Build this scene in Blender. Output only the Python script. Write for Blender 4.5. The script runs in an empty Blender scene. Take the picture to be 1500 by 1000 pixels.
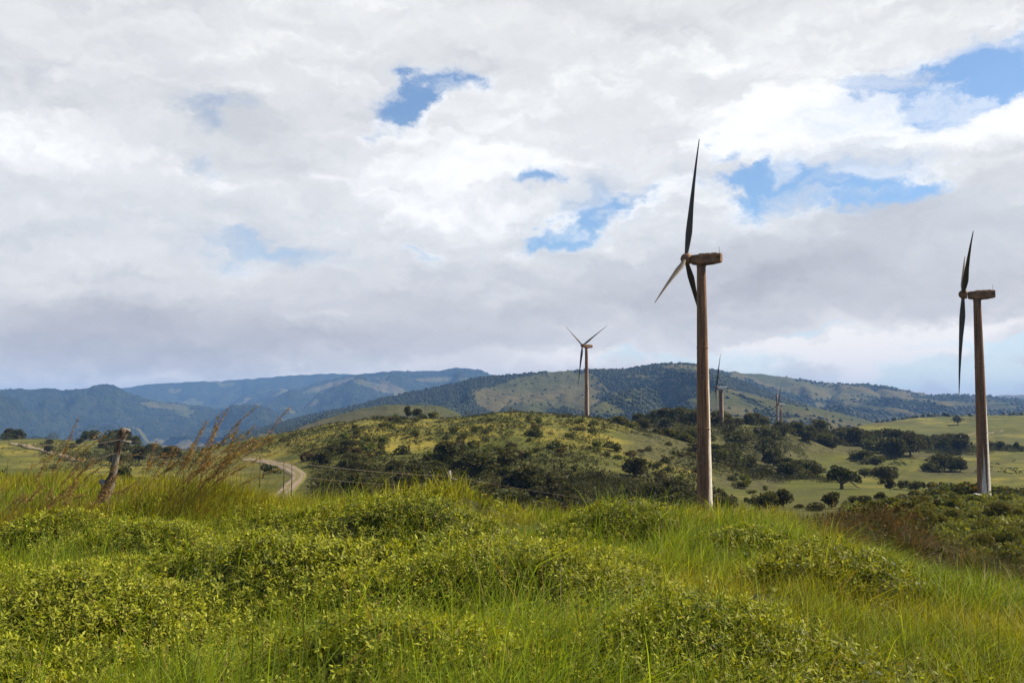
import bpy, math
import numpy as np
from math import radians, sin, cos, pi

# ------------------------------------------------------------------ camera, world, sun
SC = bpy.context.scene
COL = SC.collection
F, PITCH = 1458.0, math.atan(115 / 1458.0)
CP, SP = cos(PITCH), sin(PITCH)
CAMZ = 1.65

def ray(px, py):
    """direction (x/y, z/y) through a pixel of the 1500 x 1000 photograph"""
    yv = F * CP - (500 - py) * SP
    zv = F * SP + (500 - py) * CP
    return (px - 750) / yv, zv / yv

cam_d = bpy.data.cameras.new('camera')
cam = bpy.data.objects.new('camera', cam_d); COL.objects.link(cam)
cam_d.sensor_width = 36; cam_d.lens = F * 36 / 1500
cam_d.clip_start = 0.1; cam_d.clip_end = 80000
cam.location = (0, 0, CAMZ); cam.rotation_euler = (pi / 2 + PITCH, 0, 0)
SC.camera = cam
SC.render.resolution_x = 1024; SC.render.resolution_y = 682
SC.view_settings.view_transform = 'Standard'; SC.view_settings.look = 'None'
SC.view_settings.exposure = 0.85; SC.view_settings.gamma = 1.0
SC.cycles.use_denoising = True
SC.cycles.max_bounces = 6; SC.cycles.transparent_max_bounces = 4
SC.cycles.diffuse_bounces = 3; SC.cycles.volume_bounces = 0
SC.cycles.volume_step_rate = 1.0

SUN_AZ, SUN_EL = radians(76), radians(43)      # azimuth clockwise from +Y (view direction)
sun_d = bpy.data.lights.new('sun', 'SUN'); sun_d.energy = 5.0; sun_d.angle = radians(0.6)
sun_d.color = (1.0, 0.885, 0.69)
sun = bpy.data.objects.new('sun', sun_d); COL.objects.link(sun)
sun.rotation_euler = (pi / 2 - SUN_EL, 0, -SUN_AZ + pi); sun.location = (200, 60, 300)
sv = np.array([cos(SUN_EL) * sin(SUN_AZ), cos(SUN_EL) * cos(SUN_AZ), sin(SUN_EL)])
from mathutils import Vector
sun.rotation_euler = Vector(sv).to_track_quat('Z', 'Y').to_euler()

W = bpy.data.worlds.new("World"); SC.world = W; W.use_nodes = True
NT = W.node_tree; NT.nodes.clear()

class G:
    """small helper that writes math node graphs"""
    def __init__(s, nt): s.nt = nt
    def n(s, t, **k):
        nd = s.nt.nodes.new(t)
        for a, b in k.items(): setattr(nd, a, b)
        return nd
    def put(s, sock, v):
        if isinstance(v, bpy.types.NodeSocket): s.nt.links.new(v, sock)
        else: sock.default_value = v
    def m(s, op, a, b=None, c=None, clamp=False):
        nd = s.n('ShaderNodeMath', operation=op); nd.use_clamp = clamp
        s.put(nd.inputs[0], a)
        if b is not None: s.put(nd.inputs[1], b)
        if c is not None: s.put(nd.inputs[2], c)
        return nd.outputs[0]
    def vec(s, x, y, z=0.0):
        nd = s.n('ShaderNodeCombineXYZ')
        s.put(nd.inputs[0], x); s.put(nd.inputs[1], y); s.put(nd.inputs[2], z)
        return nd.outputs[0]
    def noise(s, v, scale, detail=4.0, rough=0.5, dist=0.0, lac=2.0, col=False):
        nd = s.n('ShaderNodeTexNoise')
        s.put(nd.inputs['Vector'], v); nd.inputs['Scale'].default_value = scale
        nd.inputs['Detail'].default_value = detail; nd.inputs['Roughness'].default_value = rough
        nd.inputs['Distortion'].default_value = dist; nd.inputs['Lacunarity'].default_value = lac
        return nd.outputs['Color' if col else 'Fac']
    def step(s, v, lo, hi, a=0.0, b=1.0, smooth=True):
        nd = s.n('ShaderNodeMapRange'); nd.interpolation_type = 'SMOOTHSTEP' if smooth else 'LINEAR'
        nd.clamp = True
        s.put(nd.inputs[0], v)
        for i, q in enumerate((lo, hi, a, b)): s.put(nd.inputs[i + 1], q)
        return nd.outputs[0]
    def mix(s, f, a, b, mode='MIX'):
        nd = s.n('ShaderNodeMix', data_type='RGBA', blend_type=mode)
        s.put(nd.inputs[0], f)
        for i, q in ((6, a), (7, b)):
            if not isinstance(q, bpy.types.NodeSocket) and len(q) == 3: q = (*q, 1.0)
            s.put(nd.inputs[i], q)
        return nd.outputs[2]

g = G(NT)
tc = g.n('ShaderNodeTexCoord')
sep = g.n('ShaderNodeSeparateXYZ'); NT.links.new(tc.outputs['Generated'], sep.inputs[0])
AZ = g.m('ARCTAN2', sep.outputs[0], sep.outputs[1])
EL = g.m('ARCSINE', sep.outputs[2])
base_v = g.vec(AZ, g.m('MULTIPLY', EL, 1.5), 0.0)
warp = g.noise(base_v, 11.0, 8, 0.66, col=True)
sw = g.n('ShaderNodeSeparateColor'); NT.links.new(warp, sw.inputs[0])
WA = g.m('ADD', AZ, g.m('MULTIPLY', g.m('SUBTRACT', sw.outputs[0], 0.5), 0.17))
WE = g.m('ADD', EL, g.m('MULTIPLY', g.m('SUBTRACT', sw.outputs[1], 0.5), 0.085))

def skyxy(px, py):
    u, t = ray(px, py)
    L = math.sqrt(u * u + 1 + t * t)
    return math.atan2(u, 1), math.asin(t / L)

def blob(px, py, wx, wy, wt, rot=0.0, raw=False):
    a0, e0 = skyxy(px, py)
    A, E = (AZ, EL) if raw else (WA, WE)
    dx = g.m('SUBTRACT', A, a0); dy = g.m('SUBTRACT', E, e0)
    if rot:
        c, s_ = cos(rot), sin(rot)
        dx, dy = (g.m('ADD', g.m('MULTIPLY', dx, c), g.m('MULTIPLY', dy, s_)),
                  g.m('SUBTRACT', g.m('MULTIPLY', dy, c), g.m('MULTIPLY', dx, s_)))
    q = g.m('ADD', g.m('POWER', g.m('ABSOLUTE', g.m('MULTIPLY', dx, F / wx)), 2.0),
            g.m('POWER', g.m('ABSOLUTE', g.m('MULTIPLY', dy, F / wy)), 2.0))
    return g.m('MULTIPLY', g.m('EXPONENT', g.m('MULTIPLY', q, -1.0)), wt)

def total(lst):
    r = lst[0]
    for q in lst[1:]: r = g.m('ADD', r, q)
    return r

GAPS = [(618, 140, 58, 20, .80, .30), (585, 158, 30, 9, .5, .1), (650, 122, 30, 10, .35, .3), (535, 190, 26, 7, .32, .1), (550, 272, 20, 5, .35, 0),
        (785, 268, 30, 11, .62, .2), (868, 312, 60, 15, .70, .40), (828, 346, 60, 10, .62, .25), (935, 288, 26, 10, .40, .3),
        (630, 370, 20, 6, .5, 0), (340, 384, 45, 9, .42, 0),
        (1095, 250, 50, 11, .62, -.1), (1085, 288, 26, 24, .85, -.2), (1170, 268, 75, 24, .95, -.05), (1270, 288, 70, 12, .66, -.05), (1060, 215, 30, 8, .5, 0), (1365, 270, 30, 9, .5, .2),
        (1250, 122, 34, 11, .7, 0), (1330, 120, 60, 13, .60, .1), (1400, 136, 60, 20, .95, .1), (1468, 108, 60, 26, .85, .35), (1440, 135, 50, 14, .8, .2)]
VEILS = [(312, 168, 58, 18, .75, .1), (275, 235, 30, 22, .6, 0), (315, 258, 34, 12, .6, 0), (375, 364, 105, 17, .95, 0), (860, 300, 90, 34, .7, .4),
         (1180, 262, 150, 40, .8, 0), (1350, 128, 150, 36, .8, .1), (1470, 90, 60, 40, .8, .2), (640, 125, 60, 24, .7, .2),
         (1110, 536, 100, 18, .85, 0), (1180, 494, 60, 8, .9, .05), (1330, 562, 120, 10, .9, 0), (1440, 508, 110, 9, .9, 0), (1400, 548, 100, 22, .95, 0), (905, 527, 30, 11, .9, 0), (1000, 524, 70, 9, .8, 0), (1490, 545, 60, 30, .9, 0)]
veils = total([blob(*q) for q in VEILS])
gap = total([blob(a, b, c * 1.28, d * 1.35, e * 1.0, f) for a, b, c, d, e, f in GAPS])
fine = g.noise(g.vec(AZ, g.m('MULTIPLY', EL, 2.4), 0.3), 15.0, 9, 0.62, 0.3)
big = g.noise(g.vec(AZ, g.m('MULTIPLY', EL, 1.7), 2.3), 3.2, 5, 0.5, 0.2)
# beyond the view (overhead and behind) clouds are thinned and dimmed to cut fill light
hi = g.step(EL, 0.45, 0.80)
back = g.step(sep.outputs[1], 0.45, -0.1)
away = g.m('MAXIMUM', hi, back)
openn = g.m('MULTIPLY', away, g.step(big, 0.34, 0.50))
gapn = g.m('ADD', g.m('ADD', gap, g.m('MULTIPLY', g.m('SUBTRACT', fine, 0.5), 0.95)), openn)
veil = g.noise(g.vec(WA, g.m('MULTIPLY', WE, 3.0), 5.1), 9.0, 8, 0.62)
clear = g.m('MULTIPLY', g.step(gapn, 0.10, 0.74), g.step(veil, 0.36, 0.52, 0.50, 1.0))
veiln = g.m('ADD', veils, g.m('MULTIPLY', g.m('SUBTRACT', veil, 0.5), 1.5))
clear = g.m('MAXIMUM', clear, g.m('MULTIPLY', g.step(veiln, 0.15, 1.0), 0.66))

# cloud brightness: large areas, then billows lit from above
LIGHT = [(60, 200, 190, 75, .16, 0), (300, 60, 300, 70, .02, 0), (640, 240, 140, 55, .16, 0), (700, 320, 130, 36, .13, 0),
         (900, 110, 260, 120, .04, 0), (1220, 190, 170, 50, .12, 0), (1430, 190, 140, 36, .24, 0), (1150, 120, 90, 60, .06, 0),
         (1290, 518, 120, 26, .42, 0), (1440, 480, 90, 14, .2, 0), (1080, 525, 60, 15, .22, 0), (860, 528, 220, 16, .14, 0),
         (480, 548, 260, 14, .10, 0), (130, 556, 260, 9, .10, 0), (1350, 20, 300, 90, .02, 0), (1000, 215, 140, 80, .04, 0),
         (40, 130, 120, 60, -.10, 0), (110, 505, 230, 42, -.34, 0), (210, 462, 110, 24, -.20, 0), (450, 490, 260, 45, -.16, 0),
         (760, 440, 280, 50, -.09, 0), (1080, 430, 220, 45, -.26, 0), (1330, 330, 200, 60, -.17, 0), (1460, 420, 120, 50, -.12, 0),
         (1170, 400, 120, 35, -.13, 0), (330, 160, 140, 80, -.06, 0), (1320, 225, 150, 20, -.12, 0), (620, 500, 300, 24, -.12, 0)]
lum = total([blob(*q) for q in LIGHT])
bv = g.vec(WA, g.m('MULTIPLY', WE, 1.9), 0.7)
bv2 = g.vec(WA, g.m('MULTIPLY', g.m('ADD', WE, 0.012), 1.9), 0.7)
b1 = g.noise(bv, 8.0, 6, 0.52); b2 = g.noise(bv2, 8.0, 6, 0.52)
relief = g.m('MULTIPLY', g.m('MULTIPLY', g.m('SUBTRACT', b1, b2), 1.1), g.step(gapn, -0.25, 0.25, 0.35, 1.0))
soft = g.m('MULTIPLY', g.m('SUBTRACT', big, 0.5), 0.26)
edge = g.m('MULTIPLY', g.step(gapn, 0.02, 0.30), 0.06)
lv = g.m('ADD', g.m('ADD', g.m('ADD', lum, 0.83), g.m('ADD', relief, soft)), edge)
lv = g.m('SUBTRACT', lv, g.m('MULTIPLY', away, 0.36))
ramp = g.n('ShaderNodeValToRGB'); NT.links.new(lv, ramp.inputs[0])
cr = ramp.color_ramp
cr.elements[0].color = (.155, .152, .175, 1)
cr.elements[1].color = (.620, .618, .610, 1)
for pos, c in ((.30, (.240, .238, .256)), (.52, (.322, .322, .334)), (.72, (.396, .400, .408)), (.88, (.490, .491, .490))):
    e = cr.elements.new(pos); e.color = (*c, 1)
sky = g.n('ShaderNodeTexSky'); sky.sky_type = 'NISHITA'; sky.sun_disc = False
sky.sun_elevation = SUN_EL; sky.sun_rotation = SUN_AZ; sky.altitude = 600; sky.air_density = 1.0; sky.dust_density = 0.6; sky.ozone_density = 1.6
skyc = g.mix(1.0, sky.outputs[0], g.mix(g.step(EL, 0.03, 0.22), (0.088, 0.088, 0.086), (0.063, 0.073, 0.080)), 'MULTIPLY')
cloudc = g.mix(1.0, ramp.outputs[0], g.mix(g.step(EL, 0.0, 0.20), (1.16, 1.04, 0.90), (1.0, 1.0, 1.0)), 'MULTIPLY')
col = g.mix(g.m('MULTIPLY', clear, 0.96), cloudc, skyc)
bg = g.n('ShaderNodeBackground'); NT.links.new(col, bg.inputs[0]); bg.inputs[1].default_value = 1.0
wo = g.n('ShaderNodeOutputWorld'); NT.links.new(bg.outputs[0], wo.inputs[0])

# ------------------------------------------------------------------ helpers
rng = np.random.default_rng(7)

def hash2(ix, iy, seed):
    h = (ix.astype(np.int64) * 374761393 + iy.astype(np.int64) * 668265263 + seed * 1442695041) & 0xFFFFFFFF
    h = ((h ^ (h >> 13)) * 1274126177) & 0xFFFFFFFF
    h = h ^ (h >> 16)
    return (h & 0xFFFFFF) / float(0xFFFFFF)

def vnoise(x, y, seed=0):
    x = np.asarray(x, float); y = np.asarray(y, float)
    ix = np.floor(x); iy = np.floor(y); fx = x - ix; fy = y - iy
    fx = fx * fx * (3 - 2 * fx); fy = fy * fy * (3 - 2 * fy)
    a = hash2(ix, iy, seed); b = hash2(ix + 1, iy, seed); c = hash2(ix, iy + 1, seed); d = hash2(ix + 1, iy + 1, seed)
    return (a * (1 - fx) + b * fx) * (1 - fy) + (c * (1 - fx) + d * fx) * fy

def fbm(x, y, seed=0, oct=4, gain=0.5):
    r = 0; a = 1; t = 0
    for k in range(oct):
        r = r + a * vnoise(x * 2 ** k + 17.3 * k, y * 2 ** k - 9.1 * k, seed + k); t += a; a *= gain
    return r / t

def sstep(a, b, x):
    t = np.clip((x - a) / (b - a), 0, 1); return t * t * (3 - 2 * t)

def new_obj(name, me, parent=None, mat=None):
    o = bpy.data.objects.new(name, me); COL.objects.link(o)
    if parent is not None: o.parent = parent
    if mat is not None and me is not None and len(me.materials) == 0: me.materials.append(mat)
    return o

def tag(o, label=None, cat=None, group=None, kind=None):
    if label: o['label'] = label
    if cat: o['category'] = cat
    if group: o['group'] = group
    if kind: o['kind'] = kind
    return o

def empty(name, loc, rz=0.0, s=1.0):
    o = bpy.data.objects.new(name, None); COL.objects.link(o)
    o.location = loc; o.rotation_euler = (0, 0, rz); o.scale = (s, s, s); o.empty_display_size = 0.3
    return o

def np_mesh(name, V, faces, mat=None, smooth=False, col=None, attrs=None):
    """V (n,3); faces: list of arrays (k,3) / (k,4) of indices"""
    me = bpy.data.meshes.new(name)
    V = np.ascontiguousarray(V, dtype=np.float32)
    me.vertices.add(len(V)); me.vertices.foreach_set('co', V.ravel())
    if not isinstance(faces, (list, tuple)): faces = [faces]
    faces = [np.asarray(f) for f in faces if len(f)]
    loops = np.concatenate([f.ravel() for f in faces]).astype(np.int32)
    sizes = np.concatenate([np.full(len(f), f.shape[1], np.int32) for f in faces])
    starts = np.concatenate([[0], np.cumsum(sizes)[:-1]]).astype(np.int32)
    me.loops.add(len(loops)); me.loops.foreach_set('vertex_index', loops)
    me.polygons.add(len(sizes)); me.polygons.foreach_set('loop_start', starts)
    me.polygons.foreach_set('loop_total', sizes)
    me.polygons.foreach_set('use_smooth', np.full(len(sizes), smooth, bool))
    me.update(calc_edges=True)
    if col is not None:
        a = me.color_attributes.new('Col', 'FLOAT_COLOR', 'POINT')
        c4 = np.ones((len(V), 4), np.float32); c4[:, :3] = col
        a.data.foreach_set('color', c4.ravel())
    for k, v in (attrs or {}).items():
        a = me.attributes.new(k, 'FLOAT', 'POINT'); a.data.foreach_set('value', np.asarray(v, np.float32).ravel())
    if mat is not None: me.materials.append(mat)
    return me

def grid_faces(nr, nc):
    i = np.arange(nr - 1)[:, None] * nc + np.arange(nc - 1)[None, :]
    return np.stack([i, i + 1, i + nc + 1, i + nc], -1).reshape(-1, 4)

class MB:
    """collects tubes, lathes and boxes into one mesh"""
    def __init__(s): s.v = []; s.f4 = []; s.f3 = []; s.n = 0
    def add(s, v, f4=(), f3=()):
        v = np.asarray(v, float)
        s.v.append(v)
        if len(f4): s.f4.append(np.asarray(f4) + s.n)
        if len(f3): s.f3.append(np.asarray(f3) + s.n)
        s.n += len(v)
    def tube(s, P, R, n=10, cap=True, wob=0.0, seed=0):
        P = np.asarray(P, float); R = np.broadcast_to(np.asarray(R, float), (len(P),))
        T = np.gradient(P, axis=0); T /= np.linalg.norm(T, axis=1)[:, None] + 1e-9
        ref = np.array([0, 1, 0.0]) if abs(T[0][2]) > .5 else np.array([0, 0, 1.0])
        th = np.arange(n) * 2 * pi / n; rg = np.random.default_rng(seed + 5)
        vs = []
        for p, t, r in zip(P, T, R):
            a = np.cross(ref, t); a /= np.linalg.norm(a) + 1e-9; b = np.cross(t, a)
            rr = r * (1 + wob * (rg.random(n) - .5))
            vs.append(p + (np.cos(th) * rr)[:, None] * a + (np.sin(th) * rr)[:, None] * b)
        v = np.concatenate(vs); k = len(P)
        f = []
        for i in range(k - 1):
            for j in range(n):
                f.append((i * n + j, i * n + (j + 1) % n, (i + 1) * n + (j + 1) % n, (i + 1) * n + j))
        f3 = []
        if cap:
            v = np.concatenate([v, P[:1], P[-1:]])
            for j in range(n):
                f3.append((k * n, (j + 1) % n, j)); f3.append((k * n + 1, (k - 1) * n + j, (k - 1) * n + (j + 1) % n))
        s.add(v, f, f3)
    def box(s, c, h, rot=None):
        c = np.asarray(c, float); h = np.asarray(h, float)
        v = np.array([[x, y, z] for x in (-1, 1) for y in (-1, 1) for z in (-1, 1)], float) * h
        if rot is not None: v = v @ np.asarray(rot).T
        s.add(v + c, [(0, 1, 3, 2), (4, 6, 7, 5), (0, 4, 5, 1), (2, 3, 7, 6), (0, 2, 6, 4), (1, 5, 7, 3)])
    def mesh(s, name, mat=None, smooth=True):
        fs = []
        if s.f4: fs.append(np.concatenate(s.f4))
        if s.f3: fs.append(np.concatenate(s.f3))
        return np_mesh(name, np.concatenate(s.v), fs, mat, smooth)

def material(name):
    m = bpy.data.materials.new(name); m.use_nodes = True
    m.node_tree.nodes.clear()
    gg = G(m.node_tree)
    out = gg.n('ShaderNodeOutputMaterial')
    return m, gg, out

def principled(gg, out, color, rough=0.8, spec=0.3, metal=0.0, normal=None):
    p = gg.n('ShaderNodeBsdfPrincipled')
    gg.put(p.inputs['Base Color'], color if isinstance(color, bpy.types.NodeSocket) or len(color) == 4 else (*color, 1))
    gg.put(p.inputs['Roughness'], rough); p.inputs['Specular IOR Level'].default_value = spec
    p.inputs['Metallic'].default_value = metal
    if normal is not None: gg.put(p.inputs['Normal'], normal)
    gg.nt.links.new(p.outputs[0], out.inputs[0])
    return p

def bump(gg, h, strength=0.5, dist=0.1):
    b = gg.n('ShaderNodeBump'); gg.put(b.inputs['Height'], h)
    b.inputs['Strength'].default_value = strength; b.inputs['Distance'].default_value = dist
    return b.outputs[0]

def foliage_mat(name, tint=(1, 1, 1), trans=0.35, rough=0.6, spec=0.12, objvar=0.25):
    """leaf colour comes from the mesh (one colour per leaf), varied per plant"""
    m, gg, out = material(name)
    at = gg.n('ShaderNodeAttribute', attribute_name='Col')
    oi = gg.n('ShaderNodeObjectInfo')
    c = gg.mix(1.0, at.outputs['Color'], tint, 'MULTIPLY')
    hsv = gg.n('ShaderNodeHueSaturation')
    gg.put(hsv.inputs['Color'], c)
    gg.put(hsv.inputs['Hue'], gg.step(oi.outputs['Random'], 0, 1, 0.5 - 0.018, 0.5 + 0.016, False))
    gg.put(hsv.inputs['Value'], gg.step(oi.outputs['Random'], 0, 1, 1 - objvar, 1 + objvar, False))
    p = gg.n('ShaderNodeBsdfPrincipled'); gg.put(p.inputs['Base Color'], hsv.outputs[0])
    p.inputs['Roughness'].default_value = rough; p.inputs['Specular IOR Level'].default_value = spec
    t = gg.n('ShaderNodeBsdfTranslucent')
    gg.put(t.inputs[0], gg.mix(1.0, hsv.outputs[0], (1.5, 1.35, 0.5), 'MULTIPLY'))
    mx = gg.n('ShaderNodeMixShader'); mx.inputs[0].default_value = trans
    gg.nt.links.new(p.outputs[0], mx.inputs[1]); gg.nt.links.new(t.outputs[0], mx.inputs[2])
    gg.nt.links.new(mx.outputs[0], out.inputs[0])
    return m

# ------------------------------------------------------------------ terrain height
# per column of the view: (distance, picture row of the ground there)
PROF = {
 -300: [(10, 868), (17, 752), (28, 712), (45, 708), (100, 722), (250, 700), (350, 682), (450, 662), (600, 645), (800, 655), (1500, 700)],
 0:    [(10, 868), (17, 752), (28, 712), (45, 708), (100, 722), (250, 700), (350, 682), (450, 662), (600, 644), (800, 655), (1500, 700)],
 150:  [(10, 868), (17, 752), (28, 714), (45, 710), (100, 728), (200, 708), (300, 692), (420, 670), (600, 646), (800, 656), (1500, 705)],
 230:  [(10, 868), (17, 754), (28, 715), (45, 715), (100, 735), (200, 718), (280, 696), (380, 676), (520, 662), (650, 658), (800, 668), (1500, 712)],
 320:  [(10, 868), (17, 758), (28, 728), (45, 738), (100, 745), (180, 730), (240, 704), (300, 684), (360, 666), (430, 655), (650, 672), (900, 690), (1500, 720)],
 400:  [(10, 868), (18, 762), (30, 745), (45, 755), (100, 760), (180, 735), (230, 708), (275, 686), (320, 668), (365, 646), (400, 636), (600, 655), (900, 690), (1500, 720)],
 450:  [(10, 868), (18, 768), (30, 750), (45, 760), (100, 768), (150, 757), (200, 722), (250, 692), (310, 655), (360, 634), (395, 628), (600, 650), (900, 690), (1500, 720)],
 560:  [(10, 868), (18, 770), (30, 748), (45, 762), (80, 785), (130, 778), (200, 718), (280, 655), (350, 621), (390, 613.5), (450, 620), (700, 655), (1500, 720)],
 660:  [(10, 868), (18, 772), (30, 750), (45, 768), (80, 792), (130, 782), (200, 722), (280, 655), (350, 619), (390, 613), (450, 620), (700, 655), (1500, 720)],
 740:  [(10, 868), (18, 785), (30, 772), (45, 790), (80, 815), (130, 790), (200, 727), (280, 655), (340, 615), (380, 604.5), (450, 612), (600, 650), (1500, 720)],
 850:  [(10, 868), (18, 787), (30, 772), (45, 788), (80, 812), (130, 790), (200, 732), (280, 660), (340, 620), (385, 609.5), (450, 618), (600, 650), (1500, 720)],
 940:  [(10, 868), (18, 787), (30, 768), (45, 780), (80, 795), (130, 775), (200, 735), (280, 676), (340, 640), (380, 630), (450, 633), (550, 621), (700, 650), (1500, 715)],
 1030: [(10, 868), (18, 785), (30, 766), (45, 772), (80, 780), (130, 750), (160, 757), (200, 742), (280, 700), (340, 668), (400, 645), (480, 626), (560, 618), (700, 645), (1500, 700)],
 1130: [(10, 869), (18, 788), (30, 768), (45, 768), (80, 770), (130, 752), (200, 738), (300, 712), (360, 700), (420, 682), (480, 652), (560, 630), (700, 650), (1000, 640), (1500, 690)],
 1210: [(10, 874), (15, 826), (22, 806), (30, 798), (45, 784), (80, 765), (130, 752), (180, 738), (250, 722), (330, 705), (400, 695), (470, 680), (560, 652), (650, 652), (900, 634), (1500, 655)],
 1270: [(10, 881), (14, 846), (22, 842), (35, 818), (60, 785), (100, 758), (150, 740), (180, 734), (250, 722), (330, 706), (420, 693), (500, 676), (560, 660), (650, 660), (900, 634), (1100, 622), (1500, 640)],
 1350: [(10, 893), (13, 870), (22, 876), (35, 842), (60, 790), (100, 752), (150, 733), (175, 728), (250, 723), (350, 703), (430, 691), (500, 674), (560, 664), (620, 662), (750, 668), (900, 642), (1100, 621), (1250, 613), (1700, 628)],
 1440: [(10, 908), (12.5, 894), (22, 904), (35, 862), (60, 797), (100, 752), (162, 728), (200, 735), (260, 718), (350, 704), (450, 690), (520, 673), (600, 665), (750, 670), (900, 640), (1100, 617), (1250, 610), (1700, 622)],
 1500: [(10, 920), (12, 908), (22, 918), (35, 870), (60, 800), (100, 755), (165, 730), (200, 735), (260, 718), (350, 704), (450, 690), (520, 673), (600, 665), (750, 670), (900, 640), (1100, 616), (1250, 609), (1700, 620)],
 1800: [(10, 920), (12, 908), (22, 918), (35, 870), (60, 800), (100, 755), (165, 730), (200, 735), (260, 718), (350, 704), (450, 690), (520, 673), (600, 665), (750, 670), (900, 640), (1100, 616), (1250, 609), (1700, 620)],
}
def pchip(xk, yk, x):
    xk = np.asarray(xk, float); yk = np.asarray(yk, float)
    h = np.diff(xk); d = np.diff(yk) / h
    m = np.zeros(len(xk)); m[0] = d[0]; m[-1] = d[-1]
    for i in range(1, len(xk) - 1):
        if d[i - 1] * d[i] > 0:
            w1 = 2 * h[i] + h[i - 1]; w2 = h[i] + 2 * h[i - 1]
            m[i] = (w1 + w2) / (w1 / d[i - 1] + w2 / d[i])
    x = np.clip(x, xk[0], xk[-1])
    i = np.clip(np.searchsorted(xk, x, side='right') - 1, 0, len(xk) - 2)
    t = (x - xk[i]) / h[i]
    return ((2 * t**3 - 3 * t**2 + 1) * yk[i] + (t**3 - 2 * t**2 + t) * h[i] * m[i] +
            (-2 * t**3 + 3 * t**2) * yk[i + 1] + (t**3 - t**2) * h[i] * m[i + 1])

LD = np.linspace(math.log(9.0), math.log(1800.0), 400)
PXC = np.array(sorted(PROF)); TAB = []
for p in PXC:
    L = PROF[p]
    zz = [ray(p, y)[1] for d, y in L]         # slope z/y of the ground
    TAB.append(pchip([math.log(d) for d, y in L], zz, LD))
TAB = np.array(TAB)                           # columns x distance -> z/y
PXF = np.arange(-300, 1801, 10.0)
TABF = np.array([pchip(PXC, TAB[:, j], PXF) for j in range(len(LD))]).T

MOUNDS = [(620, 13.2, 1.1, .7, .42), (520, 13.6, 1.2, .6, .28), (400, 12.8, 1.0, .6, .26), (965, 14.8, 1.3, .6, .24), (900, 15.2, .8, .5, .22),
          (775, 7.6, 1.0, .6, .34), (690, 8.8, .9, .5, .2), (390, 8.3, .9, .6, .28), (230, 10.6, 1.1, .7, .3), (290, 15.0, 1.2, .6, .35),
          (120, 7.0, .7, .6, .25), (1030, 6.0, .7, .5, .22), (1180, 9.5, .7, .5, .2),
          (560, 5.6, .7, .4, .18), (860, 10.6, .9, .5, .2), (1100, 12.5, 1.0, .5, .2), (660, 19, 2.0, 1.2, .35), (100, 12, 1.2, .8, .3)]

def Z(x, y):
    """world height of the ground"""
    x = np.asarray(x, float); y = np.asarray(y, float)
    ye = np.maximum(y, 9.0)
    yr = np.clip(y, 9.0, 1790.0)
    px = np.clip(750 + x / ye * (F * CP + 150 * SP), -300, 1799.9)
    li = (np.log(yr) - LD[0]) / (LD[1] - LD[0]); j = np.clip(li.astype(int), 0, len(LD) - 2); tj = li - j
    ci = (px + 300) / 10.0; i = np.clip(ci.astype(int), 0, len(PXF) - 2); ti = ci - i
    s = (TABF[i, j] * (1 - ti) + TABF[i + 1, j] * ti) * (1 - tj) + (TABF[i, j + 1] * (1 - ti) + TABF[i + 1, j + 1] * ti) * tj
    zf = s * ye
    z9 = zf
    near = np.clip(y / 9.0, 0, 1)
    z = np.where(y < 9.0, -CAMZ * (1 - near) + z9 * near, zf)
    z = z + CAMZ
    # mounds of creeper close by, rolling ground farther off
    w = 1 - sstep(22, 45, y)
    z = z + w * 0.40 * (fbm(x / 1.7, y / 1.4, 3, 3) - .5) + w * 0.06 * (fbm(x / .5, y / .5, 8, 2) - .5)
    for mpx, md, rx, ry, h in MOUNDS:
        mx = (mpx - 750) / F * md
        z = z + 1.35 * h * np.exp(-((x - mx) / rx) ** 2 - ((y - md) / ry) ** 2)
    wf = sstep(60, 250, y)
    z = z + wf * (np.clip(y, 60, 600) / 300) * ((1.7 + 2.6 * sstep(900, 1150, px) * sstep(240, 400, y)) * (fbm(x / 38, y / 38, 21, 4) - .5) + .8 * (fbm(x / 9, y / 9, 33, 2) - .5))
    return z

def project(x, y, z):
    z = z - CAMZ
    zc = y * CP + z * SP
    return 750 + F * x / zc, 500 - F * (z * CP - y * SP) / zc

def at(px, d):
    """ground point in the picture column px at distance d"""
    x = (px - 750) / (F * CP + 150 * SP) * d
    return np.array([x, d, float(Z(x, d))])

def ground_hit(px, py, d0, d1):
    """ground point seen at (px, py) between two distances"""
    best = None
    for d in np.exp(np.linspace(math.log(d0), math.log(d1), 240)):
        p = at(px, d); e = abs(project(*p)[1] - py)
        if best is None or e < best[0]: best = (e, p)
    return best[1]

# --- the ground sheet
ys = np.concatenate([np.linspace(-60, 0, 20), np.arange(0.3, 3.9, .3), np.exp(np.linspace(math.log(4.0), math.log(1790), 560))])
uc = np.linspace(-0.72, 0.72, 620)
YY = np.repeat(ys[:, None], len(uc), 1)
XX = uc[None, :] * (np.maximum(YY, 0) + 22 * np.exp(-np.maximum(YY, 0) / 40) + 2)
ZZ = Z(XX, YY)
TPX, TPY = project(XX, np.maximum(YY, 1), ZZ)

def ell(px, py, X, Y, rx, ry, rot=0.0):
    dx = X - px; dy = Y - py; c, s = cos(rot), sin(rot)
    return ((dx * c + dy * s) / rx) ** 2 + ((-dx * s + dy * c) / ry) ** 2

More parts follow.
